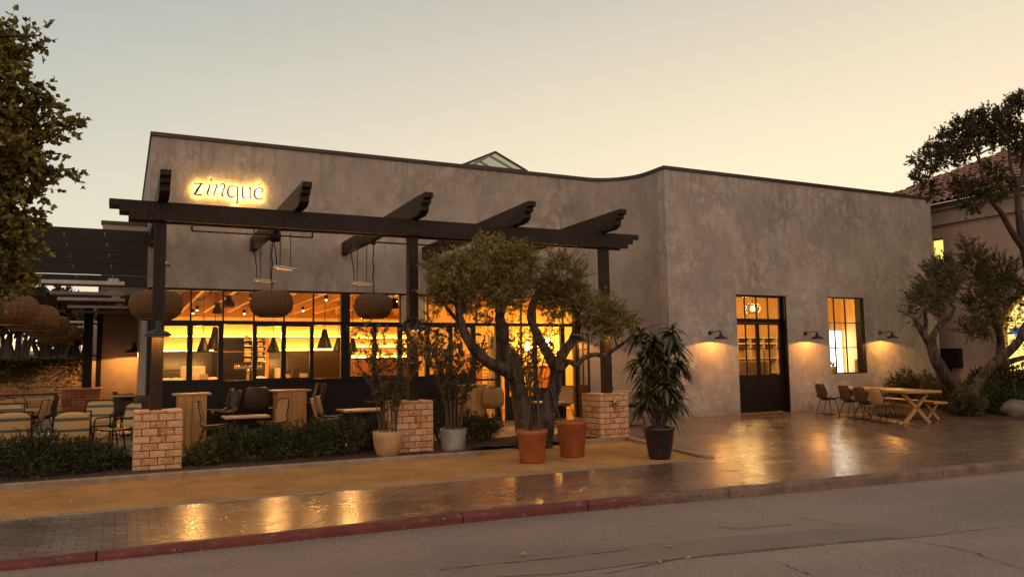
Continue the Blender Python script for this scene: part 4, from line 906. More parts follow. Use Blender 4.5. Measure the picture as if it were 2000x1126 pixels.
def bush(name, label, cat, c, r, ntw, nl, ll, lw, mat, group=None, up=.5, tl=.12, stems=5, shell=.35, flat=True):
    o = thing(name, label, cat, c, 0, group)
    P, D, T = clump_leaves([(0,0,r[2]*.9,*r)], ntw, nl, tl, up, shell=shell); k = P[:,2] > .01
    leaves_mesh(P[k], D[k], ll*(.6+.7*rng.random(k.sum())), lw*(.7+.6*rng.random(k.sum())), 'foliage', mat, o)
    q = MB()
    for i in range(stems):
        a = random.uniform(0, 6.28); e = random.uniform(.3,.8); q.tube([(0.03*math.cos(a),.03*math.sin(a),-.02),(r[0]*e*.5*math.cos(a),r[1]*e*.5*math.sin(a),r[2]*.7),(r[0]*e*math.cos(a),r[1]*e*math.sin(a),r[2]*1.35)], [.014,.01,.004], 5)
    for a, b_ in T[::4]: q.tube([a, b_], [.003, .001], 3)
    q.build('stem', TWG, o, fix=False); return o

# ------------------------------------------------------------------ main olive tree
YT = 12.75
tr = thing('olive_tree', 'old twin-trunk olive tree with cloud-pruned crowns behind the terracotta pots', 'tree', (F(1045,872,YT).x, YT, .03)); O = tuple(tr.location)
def T_(x, y, dy=0): return Vector(F(x, y, YT+dy))-Vector(O)
q = MB()
limb(q, [T_(1035,900), T_(1028,850), T_(1018,800), T_(1012,755,.05), T_(1008,725,.05)], [.26,.19,.15,.145,.12], 16, 8, .34)
limb(q, [T_(1052,900,.1), T_(1062,840,.1), T_(1070,800,.1), T_(1082,755,.1), T_(1088,712,.1)], [.24,.18,.145,.125,.10], 16, 8, .34)
limb(q, [T_(1010,740), T_(985,722,-.1), T_(955,708,-.2), T_(930,685,-.25), T_(910,655,-.25), T_(899,625,-.2), T_(897,590,-.15), T_(905,555,-.1)], [.13,.115,.10,.092,.085,.075,.065,.045], 11, 6)
limb(q, [T_(1005,735,.1), T_(990,705,.15), T_(980,680,.2), T_(983,650,.2), T_(976,620,.2), T_(985,585,.2), T_(985,550,.2)], [.14,.112,.10,.105,.09,.07,.045], 11, 6)
limb(q, [T_(1012,730,.1), T_(1008,705,.2), T_(995,685,.25), T_(980,672,.3)], [.11,.09,.07,.05], 9, 5)
limb(q, [T_(1088,722,.1), T_(1070,690,0), T_(1055,665,-.05), T_(1043,640,-.05), T_(1036,615,0), T_(1042,585,.05), T_(1060,560,.1)], [.12,.095,.085,.08,.07,.05,.035], 10, 6)
limb(q, [T_(1088,718,.15), T_(1100,690,.2), T_(1118,665,.25), T_(1127,640,.25), T_(1126,605,.25), T_(1115,570,.25)], [.12,.10,.09,.085,.07,.04], 10, 6)
limb(q, [T_(1095,722,0), T_(1110,706,-.1), T_(1126,712,-.15), T_(1142,698,-.2), T_(1160,692,-.25), T_(1182,693,-.3), T_(1205,678,-.3), T_(1228,662,-.3), T_(1240,646,-.3), T_(1243,632,-.3)], [.07,.055,.048,.044,.042,.04,.036,.03,.02,.01], 8, 5)
limb(q, [T_(1205,678,-.3), T_(1200,655,-.25), T_(1192,630,-.2)], [.02,.015,.008], 6, 4); limb(q, [T_(1240,646,-.3), T_(1262,640,-.3), T_(1290,632,-.32)], [.012,.008,.003], 5, 4)
for a, b_, c_ in (((905,640),(880,610),(860,585)), ((898,600),(880,575),(845,565)), ((985,590),(960,560),(930,530)), ((985,590),(1010,560),(1020,530)), ((1127,620),(1140,590),(1145,560)), ((1042,590),(1060,575),(1085,560)), ((1120,600),(1100,570),(1090,540)), ((897,600),(900,560),(880,530)), ((1126,610),(1150,600),(1180,600))):
    limb(q, [T_(*a), T_(*b_,random.uniform(-.2,.2)), T_(*c_,random.uniform(-.3,.3))], [.04,.028,.012], 6, 4)
q.build('trunk', BARK, tr, smooth=True)
def EL(x, y, rx, ry, dy=0, Y=YT, ref=O, rd=None):
    p = Vector(F(x, y, Y+dy))-Vector(ref); dep = .4457*F(x,y,Y+dy).x+.895*(Y+dy); k = dep/FPX; return (p.x, p.y, p.z, rx*k, (rd or rx*.8)*k, ry*k)
ells = [EL(890,545,56,52,-.1), EL(950,520,70,50,.1), EL(1005,535,48,50,.1), EL(930,585,66,34,0), EL(990,580,45,34,.1), EL(868,575,34,28,0), EL(1018,510,26,26,0), EL(850,525,18,24,0)]
P, D, T = clump_leaves(ells, 1800, 30, .21, .6, shell=.42)
leaves_mesh(P, D, .062*(.6+.7*rng.random(len(P))), .0125, 'crown', OL, tr); twig_mesh(T, .004, 'twigs', TWG, tr)
ells = [EL(1098,545,50,50,.1), EL(1105,590,42,34,.1), EL(1075,580,34,40,.1), EL(1130,585,26,30,.1)]
P, D, T = clump_leaves(ells, 820, 30, .20, .55, shell=.4); leaves_mesh(P, D, .062*(.6+.7*rng.random(len(P))), .0125, 'crown', OL, tr); twig_mesh(T, .004, 'twigs', TWG, tr)
ells = [EL(1178,610,36,28,-.3), EL(1205,632,42,28,-.3), EL(1160,640,26,20,-.2)]
P, D, T = clump_leaves(ells, 380, 30, .2, .35, shell=.25); leaves_mesh(P, D, .062*(.6+.7*rng.random(len(P))), .0125, 'crown', OL, tr); twig_mesh(T, .004, 'twigs', TWG, tr)
# loose shoots hanging under the crowns
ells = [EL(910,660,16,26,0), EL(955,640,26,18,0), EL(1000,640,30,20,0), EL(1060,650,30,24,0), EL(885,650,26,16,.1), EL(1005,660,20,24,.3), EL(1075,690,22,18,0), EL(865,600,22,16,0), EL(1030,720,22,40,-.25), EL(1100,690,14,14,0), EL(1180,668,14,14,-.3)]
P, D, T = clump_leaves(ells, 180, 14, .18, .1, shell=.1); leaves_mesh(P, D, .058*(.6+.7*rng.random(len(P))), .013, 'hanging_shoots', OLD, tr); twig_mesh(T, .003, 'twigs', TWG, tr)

# ------------------------------------------------------------------ right olive tree
YO = 13.3; gzo = gz(YO)
t2 = thing('olive_tree', 'wide many-limbed olive tree in the bed beside the long timber table', 'tree', (F(1885,820,YO).x, YO, gzo)); O2 = tuple(t2.location)
def U_(x, y, dy=0): return Vector(F(x, y, YO+dy))-Vector(O2)
q = MB()
limb(q, [U_(1890,840), U_(1882,790), U_(1868,765), U_(1845,735,-.2), U_(1828,705,-.3), U_(1818,675,-.3), U_(1800,645,-.3), U_(1785,620,-.3)], [.26,.2,.17,.15,.13,.11,.08,.05], 11, 5)
limb(q, [U_(1826,690,-.3), U_(1822,660,-.3), U_(1835,635,-.2), U_(1855,618,-.2), U_(1865,600)], [.11,.08,.07,.055,.03], 9, 5); limb(q, [U_(1805,655,-.3), U_(1808,630,-.3), U_(1805,600,-.3)], [.06,.05,.03], 8, 4)
limb(q, [U_(1875,790), U_(1862,755,.1), U_(1845,720,.1), U_(1835,700,.1)], [.14,.12,.1,.06], 9, 5)
limb(q, [U_(1895,830), U_(1897,785,-.1), U_(1910,750,-.2), U_(1935,715,-.3), U_(1965,690,-.4), U_(1990,665,-.5), U_(1997,640,-.5), U_(2010,620,-.5)], [.22,.16,.14,.13,.12,.10,.06,.04], 11, 5)
limb(q, [U_(1898,830), U_(1915,790), U_(1930,755), U_(1950,720), U_(1975,705,-.1), U_(2000,698,-.1)], [.2,.17,.15,.12,.08,.07], 10, 5); limb(q, [U_(1950,720), U_(1955,670), U_(1945,630), U_(1930,590)], [.12,.10,.08,.05], 9, 5)
limb(q, [U_(1990,668,-.5), U_(2005,660,-.5), U_(2040,640,-.5)], [.05,.04,.02], 7, 4); q.build('trunk', BARK, t2, smooth=True)
ells = [EL(1830,560,46,48,-.1,YO,O2), EL(1805,590,38,28,-.2,YO,O2), EL(1850,540,26,40,0,YO,O2), EL(1840,530,24,26,0,YO,O2), EL(1905,520,34,38,.1,YO,O2), EL(1945,540,46,44,.1,YO,O2), EL(1925,590,46,28,0,YO,O2), EL(1975,570,30,34,0,YO,O2), EL(1900,640,26,22,0,YO,O2), EL(1890,490,16,22,0,YO,O2), EL(1930,640,26,20,0,YO,O2)]
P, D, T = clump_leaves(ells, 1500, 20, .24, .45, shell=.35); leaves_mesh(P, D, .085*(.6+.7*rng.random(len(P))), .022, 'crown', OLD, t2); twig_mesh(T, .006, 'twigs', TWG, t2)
ells = [EL(1990,640,24,40,-.3,YO,O2), EL(1785,615,18,12,-.3,YO,O2), EL(1960,625,20,20,0,YO,O2)]
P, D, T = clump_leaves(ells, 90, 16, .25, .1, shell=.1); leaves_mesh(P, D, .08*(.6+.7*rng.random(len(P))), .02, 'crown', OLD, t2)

# tall tree at the far right
YZ = 12.7
t3 = thing('street_tree', 'tall dark open-crowned tree at the right edge in front of tiled roof', 'tree', (F(2075,830,YZ).x, YZ, .14)); O3 = tuple(t3.location)
def V_(x, y, dy=0): return Vector(F(x, y, YZ+dy))-Vector(O3)
q = MB()
limb(q, [V_(2075,830), V_(2058,700), V_(2030,600), V_(2003,500), V_(1990,420), V_(1986,365), V_(1975,330), V_(1970,290)], [.15,.13,.12,.11,.09,.065,.045,.03], 11, 4)
limb(q, [V_(1999,485), V_(1978,455), V_(1955,415), V_(1935,390), V_(1922,360), V_(1915,320), V_(1910,295)], [.085,.078,.065,.055,.042,.032,.02], 9, 4)
limb(q, [V_(1988,370), V_(1998,340), V_(2000,290), V_(1998,240)], [.08,.07,.05,.03], 8, 4); limb(q, [V_(1918,330), V_(1890,345), V_(1860,340), V_(1835,330)], [.03,.022,.016,.01], 6, 4)
limb(q, [V_(1912,302), V_(1935,290), V_(1960,280)], [.03,.022,.012], 6, 4); limb(q, [V_(1915,320), V_(1900,290), V_(1885,260)], [.03,.02,.012], 6, 4); q.build('trunk', BARKD, t3, smooth=True)
ells = [EL(x, y, rx*.86, ry*.84, dy, YZ, O3) for x, y, rx, ry, dy in ((1800,312,20,16,0),(1825,295,22,20,0),(1850,275,26,24,.2),(1880,250,28,26,0),(1905,245,26,24,.2),(1880,295,24,22,0),(1850,310,22,16,0),(1935,235,28,28,0),(1965,235,24,36,0),(1985,205,20,28,.1),(1998,190,14,16,0),(1945,270,26,22,0),(1985,265,24,30,0),(1900,280,24,26,.1),(1790,345,16,12,0),(1815,368,16,18,0),(1880,362,26,16,0),(1915,370,28,16,0),(1895,402,18,14,0),(1940,330,20,12,0),(1960,360,24,14,0),(1945,385,14,9,0),(1825,330,14,10,0),(1995,300,18,20,0))]
P, D, T = clump_leaves(ells, 1500, 15, .20, .15, shell=.2); leaves_mesh(P, D, .085*(.6+.7*rng.random(len(P))), .042, 'crown', BIGD, t3); twig_mesh(T, .006, 'twigs', TWG, t3)

# broad-leaved tree at the left edge
YB_ = 9.6
t4 = thing('broadleaf_tree', 'large broad-leaved tree with yellowing leaves at left edge of photo', 'tree', (-4.4, YB_, .03)); O4 = tuple(t4.location)
def W_(x, y, dy=0): return Vector(F(x, y, YB_+dy))-Vector(O4)
q = MB(); limb(q, [(0,0,-.1),(.02,0,1.2),(.05,.05,2.4),(.15,0,3.6),(.2,0,4.6),(.3,0,5.6)], [.22,.18,.16,.13,.09,.05], 12, 4)
for tx, ty in ((60,130),(110,210),(150,245),(120,300),(140,330),(90,380),(60,430),(50,480),(20,60),(80,70),(30,520)):
    e = W_(tx, ty, random.uniform(-.3,.3)); s_ = Vector((.1, 0, max(1.6, e.z-.9))); m_ = (s_+e)/2+Vector((0,0,.15)); limb(q, [s_, m_, e], [.07,.035,.008], 6, 4)
q.build('trunk', BARKD, t4, smooth=True)
ells = [EL(x-20 if x > 0 else x-10, y, rx*.82, ry*.85, dy, YB_, O4) for x, y, rx, ry, dy in ((-20,120,60,50,0),(35,85,34,26,0),(75,78,26,14,0),(20,60,16,24,0),(10,170,50,40,-.2),(60,165,36,18,0),(90,195,34,18,.1),(125,215,18,14,0),(145,240,22,10,.1),(20,230,50,40,0),(80,255,34,18,.1),(110,270,22,12,0),(-10,290,60,50,-.2),(60,300,40,22,0),(100,325,26,16,.1),(140,332,18,9,.1),(20,350,46,36,0),(75,360,28,16,0),(105,365,16,11,0),(10,410,44,36,0),(60,410,32,16,.1),(85,432,22,14,0),(-10,470,56,40,-.1),(45,470,30,22,0),(80,470,18,14,.1),(30,520,34,28,.1),(65,525,18,14,0),(0,560,30,22,.1),(-60,350,60,160,0),(-60,150,50,100,0))]
P, D, T = clump_leaves(ells, 1600, 12, .19, -.1, shell=.25, droop=.3); leaves_mesh(P, D, .070*(.55+.7*rng.random(len(P))), .052*(.7+.5*rng.random(len(P))), 'crown', BIG, t4, .25); twig_mesh(T, .005, 'twigs', TWG, t4)

# dark trees behind the left patio
for k, (px_, Y_, tp, lab) in enumerate(((20,33,545,'dark tree with twisted limbs behind the low wall at far left'), (95,36,575,'dark tree behind the low wall between lanterns and rails'), (150,39,620,'smaller dark tree behind the low wall nearest the dark post'))):
    b_ = F(px_, 760, Y_); b_.z = .1; o = thing('garden_tree', lab, 'tree', b_, 0, 'dark trees behind the left patio'); Oq = tuple(o.location)
    W2 = lambda x, y, dy=0: Vector(F(x, y, Y_+dy))-Vector(Oq)
    q = MB(); limb(q, [(0,0,-.1),(.1,0,.8),W2(px_+4,715),W2(px_-4,680),W2(px_,650)], [.32,.28,.24,.16,.08], 9, 4, .3)
    for dx, dy_ in ((-38,640),(34,650),(22,620),(-20,620),(48,640)): limb(q, [(0,0,.9), W2(px_+dx*.5,705), W2(px_+dx, dy_)], [.2,.13,.05], 7, 4, .3)
    q.build('trunk', BARKD, o, smooth=True)
    h = (636-tp)/2; ells = [EL(px_+dx, tp+h+dy_, rx, ry, 0, Y_, Oq) for dx, dy_, rx, ry in ((0,0,34,h),(-28,10,26,h*.7),(30,8,26,h*.6),(-40,26,22,14),(40,24,20,13),(10,22,26,12))]
    P, D, T = clump_leaves(ells, 340, 12, .6, 0, shell=.2); leaves_mesh(P, D, .26*(.6+.7*rng.random(len(P))), .13, 'crown', BIGD, o)

# ------------------------------------------------------------------ hedge shrubs and bed plants
hl = [(-1.75,13.35,.50,.62,'dark hedge shrub at extreme left in front of the striped chairs'), (-1.05,13.1,.46,.66,'dark hedge shrub second from left before the striped chairs'), (-.42,13.15,.42,.52,'dark hedge shrub left of the leftmost brick pillar'),
      (1.62,13.15,.42,.60,'dark hedge shrub nearest right side of the leftmost pillar'), (2.22,13.2,.44,.64,'dark hedge shrub below the low table between high tables'), (2.85,13.15,.44,.66,'dark hedge shrub in middle of the hedge row'), (3.42,13.25,.42,.62,'dark hedge shrub left of the cream pot'), (3.95,13.6,.36,.56,'dark hedge shrub just behind the cream pot')]
for x, y, r_, h_, lab in hl:
    bush('hedge_shrub', lab, 'shrub', (x, y, gz(y)+.03), (r_, r_*.85, h_*.46), 480, 24, .034, .018, HED, 'dark hedge shrubs along the kerb', .9, .11, 6, .3)
for x, y, rx, h_, lab, mt in ((5.35,13.75,.42,.75,'dark broad shrub behind the grey pot',HED), (5.9,13.7,.34,.55,'dark shrub right of the grey pot',HED), (6.35,13.9,.26,.42,'wispy grey-green tuft left of the big terracotta pot',OLD), (7.35,14.0,.26,.40,'wispy tuft between the two terracotta pots',OLD), (1.15,13.1,.24,.22,'low green ground plant at right foot of leftmost pillar',OLD), (-.05,13.3,.2,.2,'low grassy tuft at left foot of leftmost pillar',HED)):
    bush('bed_shrub', lab, 'shrub', (x, y, gz(y)+.03), (rx, rx*.8, h_*.52), 240, 14, .05, .015, mt, None, 1.0, .14, 6, .2)
# bed on the right
q = MB(); g = []
bx = [F(1800,826,14.4).x]; 
ring = [G(1792,824,.12), G(1860,832,.1), G(1930,842-18,.1), G(2010,822,.1)]
sb = MB(); pts = [(17.2,13.9),(17.6,12.9),(18.6,12.0),(19.9,11.4),(23.4,11.0),(23.4,16.05),(19.5,16.05),(18.9,15.6)]
sb.add([(x, y, gz(y)+.02) for x, y in pts]+[(x, y, gz(y)-.1) for x, y in pts], [tuple(range(8))]+[(i,(i+1)%8,8+(i+1)%8,8+i) for i in range(8)]); struct(sb.build('garden_bed', SOIL))
for px_, Y_, rx, h_, lab, mt, ll in ((1768,15.6,.5,1.0,'dark leafy shrub against stucco wall behind the long table',HED,.07), (1800,15.4,.55,.95,'feathery shrub behind the right end of the long table',OLD,.08), (1835,14.6,.55,.85,'grey-green mound left of the right olive trunk',OLD,.08), (1862,13.4,.55,.75,'low mound in front of the right olive trunk',OLD,.07),
     (1905,13.6,.6,.85,'dense dark mound right of the right olive trunk',HED,.06), (1945,13.0,.6,.85,'dense dark mound nearest the pale rock',HED,.06), (1890,12.8,.45,.5,'low fringe of grassy leaves at the bed edge',OLD,.07), (1995,12.4,.4,.45,'small shrub right of the pale rock at photo edge',HED,.06), (1978,12.9,.55,1.2,'broad-leaved shrub before the lit arched window',BIGD,.12), (1930,13.6,.45,1.1,'leafy shrub between olive limbs and arched window',BIGD,.11)):
    p = F(px_, 800, Y_); bush('garden_shrub', lab, 'shrub', (p.x, Y_, gz(Y_)+.02), (rx, rx*.8, h_*.52), 260, 16, ll, ll*.4, mt, None, .9, .2, 6, .2)
p = F(1986, 808, 12.3); o = thing('garden_rock', 'pale rounded rock in the bed below the arched window', 'rock', (p.x, 12.3, gz(12.3))); q = MB(); g = []
for i in range(13):
    th = math.pi*i/12; g.append([(.42*math.sin(th)*math.cos(a)*(1+.12*math.sin(3*a+i)), .34*math.sin(th)*math.sin(a)*(1+.1*math.cos(2*a)), .17+.24*math.cos(th)*(1+.1*math.sin(4*a))) for a in np.linspace(0,2*math.pi,17)])
q.sheet(g); q.build('boulder', ROCK, o, smooth=True)

# ------------------------------------------------------------------ pots and potted plants
def pot(p, prof, label, mat, name='plant_pot', sq=None, seg=40):
    o = thing(name, label, 'plant pot', p, random.uniform(0,3)); q = MB(); q.lathe(prof, seg=seg); q.build('pot', mat, o, smooth=True, bevel=0)
    r_, z_ = prof[-1]; q = MB(); g = [[(rr_*math.cos(a), rr_*math.sin(a), z_+.001+random.uniform(0,.015)) for a in np.linspace(0,2*math.pi,17)] for rr_ in (.01,r_*.5,r_*.98)]; q.sheet(g); q.build('potting_soil', SOIL, o); return o
def wisp(name, label, c, h, spread, nst, nlv, ll, lw, mat, lean=(0,0), bare=.25):
    o = thing(name, label, 'potted plant', c); P = []; D = []; q = MB()
    for i in range(nst):
        a = random.uniform(0, 6.28); e = spread*random.uniform(.3, 1); hh = h*random.uniform(.65, 1)
        pts = [(0.13*math.cos(a), .13*math.sin(a), 0), (e*.35*math.cos(a)+lean[0]*.3, e*.35*math.sin(a), hh*.4), (e*.8*math.cos(a)+lean[0]*.7, e*.8*math.sin(a), hh*.75), (e*math.cos(a)+lean[0]+random.uniform(-.08,.08), e*math.sin(a)+lean[1], hh)]
        c_ = catmull(pts, 6); q.tube(c_, [.011*(1-k/len(c_))+.002 for k in range(len(c_))], 5)
        for k in range(int(len(c_)*bare), len(c_)):
            if random.random() < .75:
                b_ = Vector(c_[k]); d = Vector((random.uniform(-1,1), random.uniform(-1,1), random.uniform(.1,1.2))).normalized(); L_ = random.uniform(.12,.30); q.tube([b_, b_+d*L_], [.004,.0015], 3)
                for _ in range(nlv): P.append(tuple(b_+d*L_*random.random())); v_ = d+Vector([random.gauss(0,.6) for _ in range(3)]); D.append(tuple(v_))
    q.build('stem', TWG, o, fix=False); leaves_mesh(P, D, ll*(.6+.7*rng.random(len(P))), lw, 'leaves', mat, o); return o
p1 = G(745,903,.05); p1 = (p1.x, p1.y, .04)
p1 = (4.02, 12.78, .05); q_ = pot(p1, [(.001,0),(.14,0),(.17,.03),(.225,.2),(.25,.36),(.25,.455),(.235,.46),(.23,.43),(.22,.42)], 'cream tapered clay pot standing left of the middle brick pillar', TERR2)
wisp('potted_shrub', 'thin twiggy shrub in the cream clay pot rising before window', (p1[0], p1[1], .46), 1.95, .66, 15, 34, .06, .016, OLD)
p2_ = (5.22, 12.86, .06); pot(p2_, [(.001,0),(.19,0),(.205,.02),(.212,.12),(.207,.13),(.22,.24),(.214,.25),(.235,.42),(.22,.425),(.21,.38)], 'weathered grey ribbed pot right of the middle brick pillar', GREYPOT)
wisp('potted_shrub', 'dense small-leaved shrub in the weathered grey pot', (p2_[0], p2_[1], .44), 1.95, .72, 19, 44, .06, .017, OLD, bare=.3)
p3_ = (5.93, 11.28, .02); pot(p3_, [(.001,0),(.185,0),(.2,.02),(.235,.44),(.245,.45),(.245,.515),(.225,.515),(.215,.46)], 'large terracotta pot at foot of the olive tree holding dry stems', TERR)
wisp('potted_shrub', 'tall thin bare-stemmed plant in the large terracotta pot by olive', (p3_[0], p3_[1], .48), 1.75, .36, 13, 28, .06, .016, OLD, bare=.4)
p4_ = (6.83, 11.55, .03); o = thing('plant_pot', 'empty terracotta pot with a leaning stick right of olive trunk', 'plant pot', p4_); q = MB(); q.lathe([(.001,0),(.185,0),(.2,.02),(.25,.52),(.262,.53),(.262,.58),(.238,.585),(.225,.3),(.001,.28)], seg=40); q.build('pot', TERR, o, smooth=True)
A, B_ = F(1103,833,11.6), F(1072,745,12.0); o = thing('leaning_stick', 'thin bare stick leaning from the empty terracotta pot', 'stick', (A.x, 11.6, A.z-.12)); q = MB(); q.tube([(0,0,0), (B_.x-A.x, .4, B_.z-A.z+.12)], [.013,.008], 6); q.build('stick', TWG, o)
p5 = (7.93, 10.62, .02); pot(p5, [(.001,0),(.17,0),(.18,.02),(.245,.44),(.262,.45),(.262,.50),(.235,.5),(.22,.45)], 'black plastic pot on the gravel corner by the paving', BLACKPOT)
o = thing('dracaena_plant', 'tall bushy strap-leaved plant in the black plastic pot', 'potted plant', (p5[0], p5[1], .47)); q = MB(); lf_ = MB()
heads = []
for i in range(24):
    a = i*2.4+random.uniform(-.3,.3); f = (i+.5)/24; hh = (.34+1.26*f)*random.uniform(.94,1.05); e = random.uniform(.12,.40)*(1.05-.45*max(0,f-.5)); top = Vector((e*math.cos(a), e*math.sin(a), hh)); heads.append(top)
    q.tube([(.06*math.cos(a),.06*math.sin(a),-.03),(e*.6*math.cos(a),e*.6*math.sin(a),hh*.5),top], [.014,.011,.009], 7)
q.build('cane', TWG, o)
for hd in heads:
    for k in range(44):
        a = random.uniform(0, 6.28); el = random.uniform(-.35, 1.3); L_ = random.uniform(.20,.34); d = Vector((math.cos(a)*math.cos(el), math.sin(a)*math.cos(el), math.sin(el))); s_ = d.cross(Vector((0,0,1))).normalized(); st_ = hd+Vector((0,0,random.uniform(-.10,.03))); rows = []
        for u, w_ in ((0,.010),(.3,.024),(.6,.026),(.85,.015),(1,.001)):
            c_ = st_+d*L_*u+Vector((0,0,-.5*u*u*(1-.3*math.sin(el))*L_*1.5)); rows.append([c_+s_*w_, c_+Vector((0,0,-.006)), c_-s_*w_])
        lf_.sheet(rows)
lf_.build('strap_leaves', DRC, o, smooth=True, fix=False)

# ------------------------------------------------------------------ tables and chairs
def table(label, loc, w_, d_, h_, rz=0, top=WOODH, leg='post', group=None, name='dining_table'):
    o = thing(name, label, 'table', loc, rz, group); q = MB(); q.box(-w_/2,w_/2,-d_/2,d_/2,h_-.035,h_); q.build('table_top', top, o, bevel=.006)
    if leg == 'block':
        q = MB(); a = w_*.38; q.box(-a,a,-a,a,.0,h_-.036); q.build('pedestal', WOOD, o, bevel=.004); q = MB(); q.box(-.004,.004,-a-.002,-a+.01,0,h_-.04); q.box(-a*.5-.002,-a*.5+.002,-a-.001,-a+.01,0,h_-.04); q.build('panel_joint', DECK, o)
    elif leg == 'post':
        q = MB(); q.tube([(0,0,.02),(0,0,h_-.036)], .035, 10); q.build('column', DARK, o); q = MB(); q.bar((-.25,0,.02),(.25,0,.02), .06,.03); q.bar((0,-.25,.02),(0,.25,.02), .061,.031); q.build('foot', DARK, o)
    else:
        for sx in (-1,1):
            for sy in (-1,1): q = MB(); q.bar((sx*(w_/2-.03),sy*(d_/2-.03),0),(sx*(w_/2-.03),sy*(d_/2-.03),h_-.036), .035); q.build('leg', DARK, o)
    return o
def shell_chair(label, loc, rz, sh_=.45, group=None, mat_=WEAVE, name='woven_chair', tall=False, wide=1.0):
    o = thing(name, label, 'chair' if not tall else 'bar stool', loc, rz, group)
    prof = [(-.24,0,.17),(-.1,-.02,.21),(.08,-.03,.23),(.17,.02,.24),(.22,.14,.245),(.26,.28,.24),(.285,.40,.21),(.29,.43,.15)]
    g = [[(v_*hw*wide, y-.06*abs(v_)**2*(1 if z_ > .05 else 0)*1.3, sh_+z_+.05*v_*v_*(1 if z_ < .1 else .2)) for v_ in np.linspace(-1,1,9)] for y, z_, hw in prof]
    q = MB(); q.sheet(g, .018); s_ = q.build('woven_shell', mat_, o, smooth=True)
    q = MB(); rim = [r_[0] for r_ in g]+[p for p in g[-1][1:-1]]+[r_[-1] for r_ in reversed(g)]; q.tube(rim, .011, 6); q.build('rim', DARK, o)
    for sx in (-1,1): q = MB(); q.tube([(sx*.17,-.14,sh_-.01),(sx*.23,-.22,.02),(sx*.23,-.20,.012),(sx*.23,.24,.012),(sx*.22,.25,.03),(sx*.16,.12,sh_-.02)], .010, 6); q.build('sled_leg', DARK, o)
    for A_, B_ in (((-.17,-.14,sh_-.02),(.17,-.14,sh_-.02)), ((-.16,.12,sh_-.03),(.16,.12,sh_-.03)))+((((-.2,-.2,.28),(.2,-.2,.28)),) if tall else ()):
        q = MB(); q.tube([A_, B_], .009); q.build('crossbar', DARK, o)
    return o
# high tables by the window
gh = 'pale oak high tables'
z_h = 1.09
for px_, py_, Yh, w_, lab in ((374,767,15.6,.64,'pale oak pedestal high table right of the leftmost pillar'), (566,760,16.4,.74,'pale oak pedestal high table under the window centre'), (922,750,16.9,.66,'pale oak pedestal high table glimpsed left of the white column')):
    p = F(px_, py_, Yh); table(lab, (p.x, Yh, gz(Yh)), w_, w_*.8, p.z-gz(Yh), 0, WOODH, 'block', gh, 'high_table')
gb = 'woven bar stools at the high tables'
def ss(px_, py_, Y_, rz, lab):
    p = F(px_, py_, Y_); shell_chair(lab, (p.x, Y_, gz(Y_)), R(rz), p.z-gz(Y_)-.2, gb, WEAVED, 'bar_stool', True)
for a in ((326,782,16.3,90,'woven bar stool just right of the leftmost pergola post'), (427,783,16.9,-95,'farther of two bar stools right of the first high table'), (441,786,16.2,-85,'nearer of two bar stools right of the first high table'), (499,778,16.9,180,'wide-backed bar stool alone between the two high tables'), (527,780,17.2,100,'bar stool tucked at left of the second high table'), (610,771,16.9,-90,'nearer bar stool right of the second high table'), (600,770,17.3,-95,'farther bar stool right of the second high table')): ss(*a)
# low tables
gl_ = 'low dining tables behind the hedge'
for px_, py_, Y_, w_, d_, lab in ((480,811,14.9,.78,.55,'small low table between the high tables with pale top'), (712,798,15.2,.95,.75,'low plank table behind the twiggy potted shrub')):
    p = F(px_, py_, Y_); table(lab, (p.x, Y_, gz(Y_)), w_, d_, p.z-gz(Y_), 0, WOODH, 'post', gl_)
gc = 'woven shell chairs on the patio'
for px_, Y_, rz, lab in ((413,14.75,80,'woven chair facing right at left of the small low table'), (533,14.9,-75,'woven chair facing left at right of the small low table'), (637,14.9,75,'nearer woven chair facing right toward the plank table'), (646,15.5,80,'farther woven chair facing right toward the plank table'), (1098,16.2,-70,'woven chair beside the open glass door'), (962,16.6,160,'dark woven chair in front of the white column')):
    p = F(px_, 820, Y_); shell_chair(lab, (p.x, Y_, gz(Y_)), R(rz), .45, gc)
p = F(1072,783,16.6); table('small round-cornered white cafe table behind the olive trunk', (p.x, 16.6, gz(16.6)), .6, .6, p.z-gz(16.6), 0, PAPER)
# a round table behind the right pillar
p = F(1218,762,15.2); o = thing('round_table', 'pale round table behind the right brick pillar', 'table', (p.x, 15.2, gz(15.2))); hh = p.z-gz(15.2)
q = MB(); q.lathe([(.001,hh-.03),(.42,hh-.03),(.43,hh-.015),(.42,hh),(.001,hh)], seg=36); q.build('table_top', WOODH, o); q = MB(); q.tube([(0,0,.02),(0,0,hh-.03)], .035, 10); q.build('column', DARK, o); q = MB(); q.lathe([(.001,.03),(.24,.02),(.25,0)], seg=24); q.build('base_plate', DARK, o)
for px_, Y_, rz, lab in ((1238,15.0,-120,'woven chair right of the pale round table'), (1200,15.9,20,'dark woven chair behind the pale round table')):
    p = F(px_, 800, Y_); shell_chair(lab, (p.x, Y_, gz(Y_)), R(rz), .45, gc, WEAVED)
